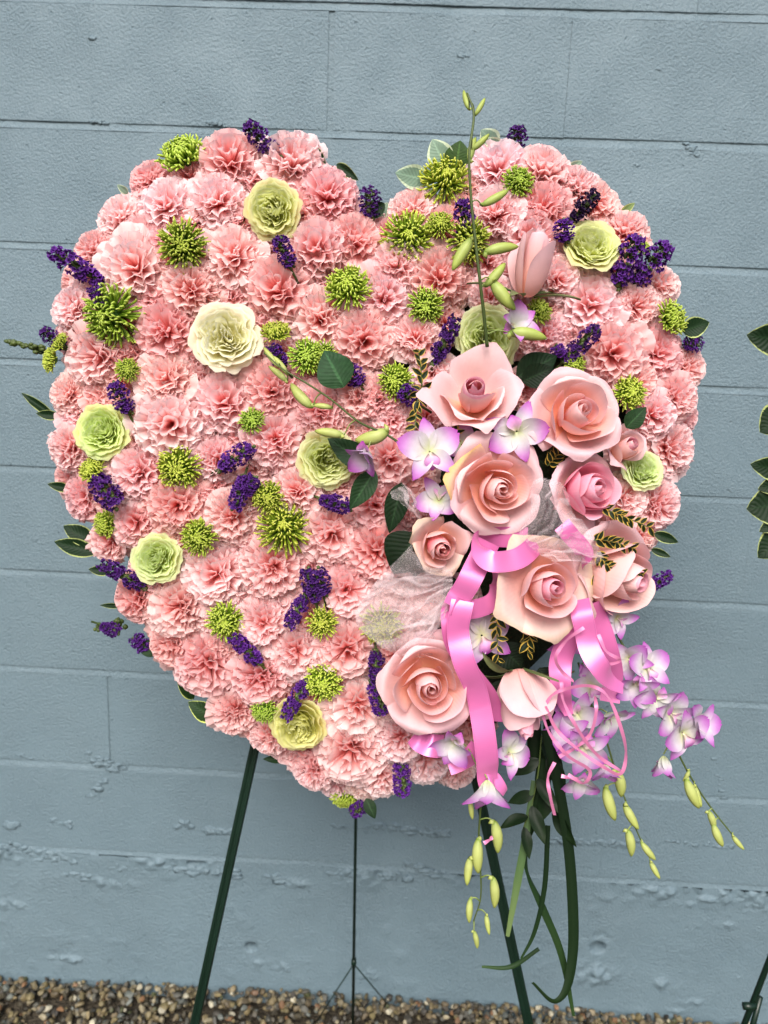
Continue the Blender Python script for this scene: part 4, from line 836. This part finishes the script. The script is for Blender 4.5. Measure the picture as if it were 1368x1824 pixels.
# ------------------------------------------------------------------ orchids
def rebase(root):
    ch = list(root.children)
    c = [q for q in ch if q.name.startswith('stem')][0]; b = c.data.vertices[0].co.copy(); root.location = b
    for q in ch: q.matrix_basis = Matrix.Translation(-b) @ q.matrix_basis
    return root
OS = []
OS.append(spray('upright bud stem of pale green orchid rising above the top of the heart', [(868,618,.0),(862,560,.01),(855,500,.02),(847,430,.025),(839,350,.03),(836,275,.035),(844,205,.03),(832,166,.025)], .13,
    [(912,585,46,.35,.25,.7,-60,.45,-.01)],
    [(836,196,826,160,.75),(846,206,864,174,.8),(840,268,872,238,.85),(836,288,848,244,.9),(858,366,906,338,.85),(842,424,806,482,.95),(862,450,924,440,.95),(864,510,900,468,1.0),(876,500,918,552,1.1),(906,592,974,604,1.0)], 3.4, tint=(.85,.92,.75)))
OS.append(spray('slanting orchid stem with green buds and one open white and purple floret', [(735,808,0),(690,775,.005),(640,752,.01),(590,712,.015),(545,682,.02),(505,658,.02),(470,628,.02)], .125,
    [(765,805,56,.05,.1,1,8,.98,.02),(655,800,46,-.3,-.8,.5,170,.25,.012)],
    [(500,655,470,618,.7),(512,666,486,634,.8),(512,680,478,652,.85),(556,726,518,682,1.0),(592,726,556,722,.9),(612,776,560,768,1.0),(692,768,632,784,1.3)], 2.3))
OS.append(spray('long right-hand orchid stem hanging in purple and white florets, buds at its tip', [(1078,1085,-.02),(1110,1150,-.005),(1140,1200,.0),(1180,1280,.0),(1212,1350,.0),(1240,1400,.0),(1275,1450,.0),(1322,1508,.0)], .09,
    [(1098,1100,36,.3,-.2,.8,60,.8,.01),(1150,1190,44,.35,.2,.8,10,.9,.012),(1120,1172,40,-.2,-.1,.9,40,.7,.004),(1165,1240,42,.1,-.4,.9,150,.85,.012),(1215,1305,48,.3,-.1,.9,20,.95,.014),(1182,1345,40,-.05,-.95,.3,0,.12,.004),(1238,1290,44,.5,.2,.7,330,.6,.006),(1190,1268,46,.3,-.2,.8,60,.65,.006),(1132,1215,42,-.1,-.5,.8,170,.6,.016)],
    [(1228,1372,1216,1392,.9),(1222,1388,1246,1440,1.0),(1236,1398,1250,1438,.9),(1262,1445,1272,1478,1.0),(1270,1468,1288,1508,1.0),(1304,1488,1326,1514,.9)], 2.4))
OS.append(spray('middle orchid stem of purple florets hanging behind the pink ribbon tails', [(1030,1180,-.02),(1052,1250,-.005),(1080,1320,0),(1098,1380,0),(1112,1420,0),(1130,1470,0),(1150,1515,0)], .095,
    [(1052,1222,40,-.1,.1,.9,30,.7,.0),(1028,1270,44,-.2,-.2,.9,200,.8,.004),(1038,1330,48,.0,-.2,.95,160,.9,.012),(1082,1270,44,.25,-.5,.7,60,.5,.012),(1075,1360,38,.1,-.8,.5,20,.4,.006),(1058,1180,38,.1,-.1,.9,120,.8,-.01),(1012,1300,40,-.4,.0,.8,80,.6,.006),(1035,1385,38,-.1,-.6,.7,170,.5,.006)],
    [(1098,1372,1106,1420,1.15),(1078,1402,1096,1462,.95),(1112,1432,1138,1478,.95),(1118,1478,1124,1526,.95),(1142,1500,1168,1532,.9),(1158,1534,1176,1566,.9)], 2.2))
OS.append(spray('short orchid stem hanging at the bottom with bell floret and green buds', [(852,1370,0),(856,1430,.0),(853,1490,.0),(856,1550,0),(856,1600,0),(844,1640,0)], .135,
    [(868,1388,58,-.05,-.96,.30,0,.30,.01),(812,1318,46,-.3,-.5,.8,150,.6,-.012),(906,1340,44,.4,.1,.7,-50,.8,-.014)],
    [(880,1462,886,1520,.95),(852,1494,852,1556,.95),(838,1526,832,1578,.90),(878,1562,880,1618,.85),(838,1600,836,1644,.85),(866,1628,872,1666,.8),(844,1658,850,1690,.8),(838,1424,842,1460,.8)], 2.2))
for o in OS: rebase(o); o['group'] = 'orchid stems'
def solo(label, x, y, r, z, roll, op, dep, i):
    P = at(x, y, dep); o = floret(None, P, idir(*z), R(roll), r * mpp(P), i, op, name='orchid_flower'); tag(o, label, 'orchid', 'single orchid flowers')
solo('purple and white orchid flower between the pointed and peach-centred roses', 920, 768, 58, (-.05, -.25, .9), 200, .9, .135, 50)
solo('pale lilac orchid flower tucked above the dark-eyed rose', 782, 892, 50, (-.1, .2, .8), 170, .55, .12, 51)
solo('big magenta orchid flower behind the pink ribbon, under the bow', 858, 1132, 62, (.1, .05, 1), 15, 1.0, .115, 52)
solo('dim lilac orchid flower under the cream-tipped rose', 1005, 1142, 40, (.2, -.3, .8), 100, .6, .10, 53)
solo('small mauve orchid flower beside the open floret, under the pointed rose', 822, 792, 40, (.1, .1, .9), 60, .8, .112, 54)

# ------------------------------------------------------------------ leaves
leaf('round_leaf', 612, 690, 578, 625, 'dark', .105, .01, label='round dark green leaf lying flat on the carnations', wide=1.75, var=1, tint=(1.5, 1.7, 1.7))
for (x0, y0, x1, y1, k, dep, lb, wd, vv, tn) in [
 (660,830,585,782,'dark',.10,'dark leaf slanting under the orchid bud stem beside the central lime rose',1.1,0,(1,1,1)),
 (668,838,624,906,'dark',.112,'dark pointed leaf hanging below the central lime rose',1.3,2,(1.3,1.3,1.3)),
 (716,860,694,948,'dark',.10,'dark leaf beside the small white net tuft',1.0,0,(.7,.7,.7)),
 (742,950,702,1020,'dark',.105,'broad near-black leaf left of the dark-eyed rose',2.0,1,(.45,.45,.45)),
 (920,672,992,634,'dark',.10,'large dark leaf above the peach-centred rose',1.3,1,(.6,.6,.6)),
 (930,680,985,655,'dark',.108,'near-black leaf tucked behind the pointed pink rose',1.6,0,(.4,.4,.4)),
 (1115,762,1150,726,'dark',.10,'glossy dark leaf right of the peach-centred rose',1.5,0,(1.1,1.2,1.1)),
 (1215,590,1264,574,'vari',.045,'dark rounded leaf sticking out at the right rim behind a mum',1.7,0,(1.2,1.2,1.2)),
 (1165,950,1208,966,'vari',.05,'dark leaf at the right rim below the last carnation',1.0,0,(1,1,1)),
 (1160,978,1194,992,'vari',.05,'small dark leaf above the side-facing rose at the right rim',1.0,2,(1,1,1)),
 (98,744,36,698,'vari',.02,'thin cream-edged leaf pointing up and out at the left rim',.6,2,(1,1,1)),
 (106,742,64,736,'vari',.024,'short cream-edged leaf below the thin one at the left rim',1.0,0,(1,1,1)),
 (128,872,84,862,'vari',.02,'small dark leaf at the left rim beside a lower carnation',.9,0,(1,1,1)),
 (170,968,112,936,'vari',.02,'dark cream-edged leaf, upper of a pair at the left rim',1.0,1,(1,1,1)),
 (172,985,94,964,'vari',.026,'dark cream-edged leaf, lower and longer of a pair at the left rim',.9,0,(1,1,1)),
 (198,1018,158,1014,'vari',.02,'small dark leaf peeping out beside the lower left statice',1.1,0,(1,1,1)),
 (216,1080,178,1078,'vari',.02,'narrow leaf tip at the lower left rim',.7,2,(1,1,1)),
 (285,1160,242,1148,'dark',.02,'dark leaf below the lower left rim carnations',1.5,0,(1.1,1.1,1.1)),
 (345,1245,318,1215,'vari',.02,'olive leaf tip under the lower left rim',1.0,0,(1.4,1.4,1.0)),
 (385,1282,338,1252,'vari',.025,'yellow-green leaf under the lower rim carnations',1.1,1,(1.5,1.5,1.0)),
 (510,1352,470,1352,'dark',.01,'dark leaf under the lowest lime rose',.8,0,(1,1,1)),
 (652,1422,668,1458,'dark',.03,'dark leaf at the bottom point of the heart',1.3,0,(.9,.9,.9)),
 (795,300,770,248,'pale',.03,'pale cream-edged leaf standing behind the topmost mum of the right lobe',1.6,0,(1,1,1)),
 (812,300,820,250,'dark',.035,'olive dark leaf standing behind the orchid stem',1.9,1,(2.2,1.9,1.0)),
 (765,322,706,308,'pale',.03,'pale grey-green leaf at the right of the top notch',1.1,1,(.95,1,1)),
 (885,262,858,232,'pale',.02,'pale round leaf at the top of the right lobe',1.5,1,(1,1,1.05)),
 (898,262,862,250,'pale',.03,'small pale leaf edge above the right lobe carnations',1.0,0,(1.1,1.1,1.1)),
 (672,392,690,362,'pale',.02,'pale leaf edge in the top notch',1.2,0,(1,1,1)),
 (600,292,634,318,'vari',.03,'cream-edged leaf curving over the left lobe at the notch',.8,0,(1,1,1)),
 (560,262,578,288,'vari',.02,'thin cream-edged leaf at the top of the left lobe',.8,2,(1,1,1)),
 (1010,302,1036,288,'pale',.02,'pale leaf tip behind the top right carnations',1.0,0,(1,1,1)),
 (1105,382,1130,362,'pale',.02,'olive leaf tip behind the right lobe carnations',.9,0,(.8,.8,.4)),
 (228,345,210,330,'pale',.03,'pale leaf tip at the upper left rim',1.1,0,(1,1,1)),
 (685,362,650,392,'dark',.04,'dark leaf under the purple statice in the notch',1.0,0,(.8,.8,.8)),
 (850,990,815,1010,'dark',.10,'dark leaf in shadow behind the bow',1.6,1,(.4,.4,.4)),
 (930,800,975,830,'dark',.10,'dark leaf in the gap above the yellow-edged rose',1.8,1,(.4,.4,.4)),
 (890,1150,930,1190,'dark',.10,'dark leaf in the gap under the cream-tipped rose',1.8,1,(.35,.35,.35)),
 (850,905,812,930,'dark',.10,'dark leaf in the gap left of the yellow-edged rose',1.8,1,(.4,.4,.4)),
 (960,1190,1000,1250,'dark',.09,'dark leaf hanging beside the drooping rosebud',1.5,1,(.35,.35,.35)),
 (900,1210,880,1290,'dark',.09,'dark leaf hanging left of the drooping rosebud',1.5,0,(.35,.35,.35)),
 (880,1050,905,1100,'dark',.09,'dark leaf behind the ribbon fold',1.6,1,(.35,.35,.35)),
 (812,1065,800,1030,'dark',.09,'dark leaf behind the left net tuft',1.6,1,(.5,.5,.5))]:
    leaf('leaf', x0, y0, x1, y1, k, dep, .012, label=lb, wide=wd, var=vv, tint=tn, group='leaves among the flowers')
def sprig(label, pts, dep, n, lpx, kind='gold', tint=(1, 1, 1), both=True, wide=1.0, name='leafy_sprig', group='gold-edged leafy sprigs', ang=42):
    root = link(name, None); tag(root, label, 'leafy sprig', group); Q = spline([at(x, y, dep + d) for x, y, d in pts], 10); m = mpp(Vector(Q[0]))
    mb = MB(); mb.tube(Q, np.linspace(1.6, .9, len(Q)) * m, 6); link('stem', mb.mesh('stem', MT['stem']), root)
    for k in range(n):
        t = (k + .6) / n; i = min(len(Q) - 2, int(t * (len(Q) - 1))); P = Vector(Q[i]); d = Vector(Q[i + 1] - Q[i]).normalized(); v = (CAM - P).normalized(); s = d.cross(v).normalized()
        a = R(ang + rng.normal(0, 12)) * (1 if k % 2 else -1); dd = (d * math.cos(a) + s * math.sin(a) + v * rng.normal(.25, .3)).normalized()
        o = link('leaf', LM[kind][k % len(LM[kind])], root, tint); L = lpx * m * rng.uniform(.8, 1.2) * (1 - .25 * t)
        nrm = (v + s * rng.normal(0, .5)).normalized(); o.matrix_local = leaf_frame(P, P + dd * L, nrm) @ Matrix.Diagonal((wide, 1, 1, 1))
    rebase(root); return root
sprig('gold-edged dark leafy sprig standing left of the pointed pink rose', [(752,700,0),(750,660,.005),(745,622,.01)], .13, 11, 21)
sprig('gold-edged dark leafy sprig hanging below the left side of the pointed rose', [(748,690,0),(742,730,.005),(738,772,.01)], .132, 11, 22)
sprig('gold-edged dark leafy sprig reaching over the carnations above the side-facing rose', [(1072,905,0),(1110,920,.008),(1162,942,.0)], .125, 18, 20)
sprig('gold-edged dark leafy sprig, middle one beside the right net tuft', [(1056,962,0),(1090,965,.008),(1132,978,.004)], .13, 16, 21)
sprig('gold-edged dark leafy sprig lying across the side-facing rose', [(1062,985,0),(1090,1012,.008),(1148,1024,.004)], .132, 15, 22)
sprig('small yellow-edged sprig beside the right tip of the cream-tipped rose', [(1050,1060,0),(1062,1040,.008),(1085,1018,.004)], .12, 7, 28, tint=(2.2,2.2,1.6))
sprig('gold-edged dark leafy sprig hanging between ribbon and drooping rosebud', [(892,1070,0),(885,1110,.008),(888,1180,.004)], .125, 15, 24)
sprig('gold-edged leafy tuft under the bottom tip of the cream-tipped rose', [(945,1120,0),(942,1140,.008),(940,1165,.004)], .12, 9, 24)
sprig('gold-edged leafy tuft in the shadow below the yellow-edged rose', [(975,830,0),(985,820,.004),(995,808,.0)], .115, 7, 22)
sprig('gold-edged leaves peeping between the white orchid and pointed rose', [(800,790,0),(808,775,.004),(815,765,.0)], .12, 7, 22)
sprig('dark glossy ruscus branch hanging below the drooping rosebud', [(965,1310,0),(958,1380,0),(945,1440,0),(930,1480,0)], .09, 7, 74, kind='ruscus', wide=.72, tint=(.8,.8,.8), name='ruscus_branch', group='hanging greenery', ang=48)
sprig('second ruscus branch with one broad leaf beside the long curled blade', [(975,1320,0),(978,1400,0),(990,1450,0)], .085, 3, 84, kind='ruscus', wide=.8, tint=(.7,.75,.7), name='ruscus_branch', group='hanging greenery', ang=30)
def strip_mesh(name, pts, wpx, mat, parent=None, curl=0.0, nu=5, taper=(1, 1), n=9, tw=None, inv=None, wave=0.0):
    Q = spline([at(p[0], p[1], p[2]) for p in pts], n); tws = np.array([p[3] if len(p) > 3 else 0.0 for p in pts]); tt = np.linspace(0, len(pts) - 1, len(Q)); phi = np.radians(np.interp(tt, np.arange(len(pts)), tws))
    T = np.gradient(Q, axis=0); T /= np.linalg.norm(T, axis=1)[:, None]; V_ = np.array(CAM) - Q; V_ /= np.linalg.norm(V_, axis=1)[:, None]
    S = np.cross(T, V_); ln = np.linalg.norm(S, axis=1)[:, None]; S = S / np.maximum(ln, 1e-6)
    for i in range(1, len(S)):
        if S[i] @ S[i - 1] < 0 and ln[i] < .3: S[i] *= -1
    Nn = np.cross(S, T); W = np.cos(phi)[:, None] * S + np.sin(phi)[:, None] * Nn; N2 = np.cross(W, T)
    m = np.array([mpp(Vector(q)) for q in Q]); tp = np.interp(np.linspace(0, 1, len(Q)), np.linspace(0, 1, len(taper)), taper)
    U = np.linspace(-1, 1, nu); h = (wpx / 2 * m * tp)[:, None, None]
    if wave: Q = Q + N2 * (wave * np.sin(np.linspace(0, 1, len(Q)) * np.pi * max(1.5, len(pts) * .8) + pts[0][0])[:, None])
    P = Q[:, None, :] + W[:, None, :] * U[None, :, None] * h + N2[:, None, :] * ((U ** 2 - .5) * curl)[None, :, None] * h
    mb = MB(); mb.grid(P, np.repeat(np.linspace(0, 1, len(Q))[:, None], nu, 1), np.repeat(U[None], len(Q), 0))
    o = link(name, mb.mesh(name, MT[mat]), parent)
    if inv is not None: o.matrix_local = inv
    return o
for (lb, pts, wd, tp, tn) in [
 ('long dark grass blade curling back up at its lower end, rightmost of the hanging blades', [(972,1300,.11),(995,1400,.105,10),(1012,1500,.10,15),(1020,1600,.10,10),(1021,1690,.10,10),(1010,1760,.105,30),(985,1784,.11,50),(948,1750,.115,40)], 19, (.9,1,1,1,.9,.6,.3), (1,1,1)),
 ('dark grass blade folding behind and trailing to the gravel', [(966,1350,.08),(955,1440,.08),(938,1500,.08,40),(940,1555,.08,60),(968,1620,.08,20),(1000,1700,.08,10),(1022,1810,.08)], 18, (1,1,1,.6,.8,.7,.3), (1.5,1.5,1.4)),
 ('pale green grass blade hanging left beside the right easel leg', [(950,1390,.09),(938,1480,.09),(922,1570,.09),(904,1668,.09)], 14, (.5,.9,1,.5), (9,6,7)),
 ('thin dark grass stalk crossing the folded blade', [(976,1470,.085),(970,1580,.085),(952,1660,.085),(928,1708,.085)], 9, (1,1,.8,.4), (1,1.1,1)),
 ('tip of a grass blade sticking out left of the right easel leg', [(960,1690,.03),(910,1722,.03),(858,1722,.03)], 8, (.8,1,.5), (2,2,1.6)),
 ('wide dark grass blade hanging straight behind the drooping rosebud', [(950,1290,.075),(952,1330,.075),(946,1372,.075)], 26, (1,1,.5), (.8,.8,.8)),
 ('wide dark grass blade beside the drooping rosebud, right side', [(985,1240,.08),(980,1320,.08),(968,1400,.08),(960,1470,.08)], 28, (1,1,.8,.4), (.8,.8,.8))]:
    o = strip_mesh('grass_blade', pts, wd, 'blade', curl=-.35, taper=tp); o.color = (*tn, 1); tag(o, lb, 'leaf', 'hanging greenery')

# ------------------------------------------------------------------ bow and ribbons
bow = link('satin_bow', None); tag(bow, 'bright pink satin bow with long looping tails and thin curled strands', 'bow')
bp = at(862, 1010, .13); bow.location = bp; BI = Matrix.Translation(-bp)
def rib(name, pts, w_, mat='satin', **k): return strip_mesh(name, pts, w_, mat, bow, inv=BI, wave=.004 if mat == 'satin' else .0, **({'n': 14} | k))
rib('ribbon_loop', [(960,968,.150,20),(920,995,.165,5),(880,1000,.165,-5),(856,985,.155,-30),(856,960,.14,-60),(890,955,.135,-20),(940,958,.135,0)], 38)
rib('ribbon_loop', [(870,965,.14,0),(848,1010,.145,0),(826,1052,.15,10),(808,1082,.152,20)], 42)
rib('ribbon_loop', [(806,1078,.152,0),(835,1088,.145,-20),(872,1072,.135,-30),(888,1045,.125,-50),(878,1020,.12,-70)], 36)
rib('ribbon_tail', [(808,1072,.140,0),(800,1100,.142,15),(806,1140,.142,10),(830,1185,.135,-10),(868,1235,.125,-20),(882,1285,.115,-30)], 32)
rib('ribbon_tail', [(824,1070,.150,0),(816,1120,.156,5),(824,1170,.158,-8),(846,1225,.152,-10),(860,1290,.148,0),(868,1360,.146,8),(872,1398,.140,30)], 40)
rib('ribbon_tail', [(868,1390,.14,10),(884,1388,.138,20),(896,1412,.130,40)], 26, taper=(1, 1, .6))
rib('ribbon_tail', [(1030,1068,.14,0),(1040,1110,.152,0),(1052,1160,.158,10),(1076,1200,.156,20),(1112,1226,.145,40)], 38, taper=(1, 1, 1, 1, .55))
rib('ribbon_tail', [(1052,1075,.13,0),(1076,1130,.125,-10),(1092,1190,.115,-10),(1086,1250,.11,0)], 34)
rib('ribbon_tail', [(1030,1090,.135,0),(1012,1140,.13,20),(998,1190,.128,10),(1002,1240,.125,-10),(1014,1275,.12,0)], 40, taper=(.8, 1, 1, .8, .4))
rib('ribbon_loop', [(1000,935,.16,10),(1022,960,.165,0),(1042,985,.155,-20),(1030,1000,.14,-50)], 32)
rib('ribbon_tail', [(738,1308,.12,20),(760,1326,.125,10),(790,1330,.12,-10)], 40)
rib('ribbon_tail', [(800,1362,.11,0),(828,1352,.118,-15),(852,1330,.12,-30)], 36)
for pts in ([(1040,1118,.16),(1010,1140,.165),(990,1170,.165),(1000,1195,.16),(1022,1214,.158)], [(968,1262,.15),(984,1238,.155),(1012,1226,.162),(1052,1222,.165),(1082,1240,.165),(1104,1290,.165),(1115,1340,.165),(1106,1378,.165),(1078,1368,.165),(1030,1335,.165),(992,1300,.163),(972,1258,.16)], [(996,1348,.15),(1028,1330,.155),(1052,1306,.158),(1062,1268,.16),(1060,1240,.155)], [(988,1358,.13),(976,1385,.14),(980,1418,.145),(988,1452,.145)], [(1000,1382,.12),(1016,1386,.122),(1030,1388,.12)], [(1066,1130,.155),(1080,1160,.16),(1104,1176,.155),(1080,1184,.15),(1060,1180,.15)], [(960,1240,.14),(976,1300,.15),(1010,1345,.155),(1050,1372,.155),(1040,1395,.15),(1012,1380,.14)], [(1000,1215,.15),(1004,1250,.155),(1030,1300,.16),(1064,1345,.16),(1110,1376,.155)], [(862,1502,.14),(872,1496,.14),(878,1490,.14)]):
    rib('curling_strand', [(x, y, d, 60 * math.sin(k * 1.9)) for k, (x, y, d) in enumerate(pts)], 6.5, 'curling', nu=3)
# ------------------------------------------------------------------ white net
def net(label, gather, outer, dep, dout, folds, amp, seed):
    r_ = np.random.default_rng(seed); nu_, nv_ = 90, 16
    G = spline([at(x, y, dep) for x, y in gather], 12); O = spline([at(x, y, dep + dout) for x, y in outer], 12)
    ti = np.cumsum(r_.uniform(.15, 1.0, nu_)); ti = (ti - ti[0]) / (ti[-1] - ti[0]); rs_ = lambda Q: np.stack([np.interp(ti + .0, np.linspace(0, 1, len(Q)), Q[:, j]) for j in range(3)], -1)
    G, O = rs_(G), rs_(O); V = np.linspace(0, 1, nv_)[:, None, None]; P = G[None] * (1 - V) + O[None] * V
    ph = r_.uniform(0, 6, 4); U = ti[None, :]; v2 = V[:, :, 0]
    dz = amp * (.5 + .7 * v2) * (np.sin(folds * 6.28 * U + ph[0] + 1.5 * np.sin(5 * U + ph[1]) + .8 * v2) + .5 * np.sin(2.3 * folds * 6.28 * U + ph[2] + v2)) + .012 * np.sin(np.pi * v2)
    ds = amp * .9 * np.cos(folds * 6.28 * U + ph[3]) * (.4 + v2)
    low = fbm(np.repeat(ti[None] * 3, nv_, 0), v2 * 1.2, 1.6, 3, seed); dz = dz + amp * 1.2 * low * (.3 + v2); ds = ds + amp * 1.6 * fbm(np.repeat(ti[None] * 3, nv_, 0), v2 * 2.0, 1.3, 3, seed + 9) * (.3 + v2)
    T = np.gradient(P, axis=1); T /= np.linalg.norm(T, axis=2)[..., None] + 1e-9
    P = P - np.array(CF) * dz[..., None] + T * ds[..., None]
    mb = MB(); mb.grid(P, np.repeat(V[:, :, 0], nu_, 1), None); o = link('net_tuft', mb.mesh('net_tuft', MT['tulle'])); tag(o, label, 'tulle', 'white net tufts'); return o
for kk in (0, 1): net(['white net tuft gathered at the bow and spread left over a green mum', 'second white net layer lying over the spread tuft left of the bow'][kk], [(806,1020),(806,1050),(800,1075)], [(705,1000),(660,1050),(634,1105),(680,1150),(735,1165),(770,1130)], .135 + .004 * kk, -.012, 8 - 2 * kk, .006, 1 + 10 * kk)
net('white net tuft fanned between the deep pink rose and cream-tipped rose', [(925,952),(945,975),(965,990)], [(962,852),(1000,862),(1020,905),(1050,950),(1072,1000),(1030,1004)], .165, -.01, 7, .005, 2)
net('small white net tuft beside the dark-eyed rose at the left', [(748,930),(756,945)], [(704,872),(722,866),(738,880)], .13, .0, 3, .004, 3)

# ------------------------------------------------------------------ neighbouring arrangement at the right edge
nb = link('variegated_branch', None); tag(nb, 'cream-edged dark leafy branch of another arrangement cut by the frame at the right', 'leafy branch')
Q = spline([at(x, y, d_) for x, y, d_ in [(1652,976,-.05),(1560,1030,.0),(1450,1030,.04),(1396,960,.05),(1396,880,.05),(1398,800,.05),(1404,720,.05),(1411,620,.05),(1430,540,.05)]], 8); mb = MB(); mb.tube(Q, .002, 6); link('stem', mb.mesh('stem', MT['stem']), nb)
for i, (x0, y0, x1, y1, wd) in enumerate([(1404,608,1334,598,1.3),(1396,735,1356,765,1.6),(1400,840,1338,828,1.3),(1398,858,1352,870,1.2),(1402,895,1336,905,1.5),(1395,920,1352,945,1.2),(1396,950,1350,990,1.4),(1410,640,1450,600,1.3),(1400,760,1450,740,1.3),(1398,900,1450,890,1.3)]):
    P0, P1 = at(x0 + 6, y0, .05), at(x1 + 5, y1, .06); o = link('leaf', LM['vari'][i % 3], nb, (.9, .9, .9)); o.matrix_local = leaf_frame(P0, P1, (CAM - P0).normalized()) @ Matrix.Diagonal((wd * .85, 1, 1, 1))
rebase(nb)
e2 = link('easel', None); A_, B_ = at(1326, 1824, LO), at(1368, 1716, LO); ft = to_ground(B_, A_); tp_ = A_ + (B_ - A_) * 9.0; e2.location = (ft.x, ft.y, GZ); I2_ = Matrix.Translation((-ft.x, -ft.y, -GZ))
epart('leg', [tp_, A_.lerp(tp_, .5), ft], .0045, e2, inv=I2_); sh = CR * .010
epart('leg', [A_ + (B_ - A_) * .45 + sh * .8, A_ + sh * 1.3, ft + sh * 1.6], .0042, e2, inv=I2_)
cl = at(1331, 1792, LO + .006); epart('clip', [cl - CR * .006, cl + CR * .002, cl + CR * .012], .0055, e2, inv=I2_)
tag(e2, 'slim dark green easel leg of another arrangement at the lower right corner', 'easel')

# ------------------------------------------------------------------ labels for the many small flowers
LAND = [(o.get('label'), k, x, y) for (k, o), (x, y) in zip(GR.items(), [(485,374),(402,598),(1056,433),(868,602),(179,768),(278,995),(583,818),(1147,836),(530,1294)])]
LAND += [(o.get('label'), k, x, y) for k, (o, x, y) in PR.items()]
LAND += [(None, 'the top notch', 690, 370), (None, 'the bottom point', 640, 1432), (None, 'the round leaf', 594, 657), (None, 'the topmost purple statice', 466, 249), (None, 'the big purple statice', 1140, 470), (None, 'the green statice tip', 20, 608)]
def dirw(dx, dy):
    a = math.degrees(math.atan2(-dy, dx)) % 360
    return ['right of', 'up-right from', 'above', 'up-left from', 'left of', 'down-left from', 'below', 'down-right from'][int(((a + 22.5) % 360) // 45)]
KIND = {'carnation': ('pink carnation', 'carnation', 'ruffled pink carnations'), 'mum': ('green mum', 'chrysanthemum', 'green spider mums'), 'statice': ('purple statice', 'statice', 'purple statice sprigs')}
fin = {}
for (o, k, x, y) in FLOWERS:
    if k not in KIND: continue
    ds = sorted((math.hypot(x - lx, y - ly), nm, lx, ly) for _, nm, lx, ly in LAND if math.hypot(x - lx, y - ly) > 8)
    a, b = ds[0], ds[1]
    base = f"{KIND[k][0]} {dirw(x - a[2], y - a[3])} {a[1]}, {dirw(x - b[2], y - b[3])} {b[1]}"
    o['category'] = KIND[k][1]; o['group'] = KIND[k][2]; fin.setdefault(base, []).append((a[0], o))
for base, q in fin.items():
    q.sort(key=lambda t: t[0])
    wn = {1: ['']}.get(len(q), {2: ['nearer ', 'farther '], 3: ['nearest ', 'middle ', 'farthest ']}.get(len(q), ['nearest ', 'second ', 'third ', 'fourth ', 'fifth ', 'sixth ', 'seventh ', 'eighth ', 'ninth ', 'tenth ']))
    for (dd, o), w_ in zip(q, wn): o['label'] = w_ + base
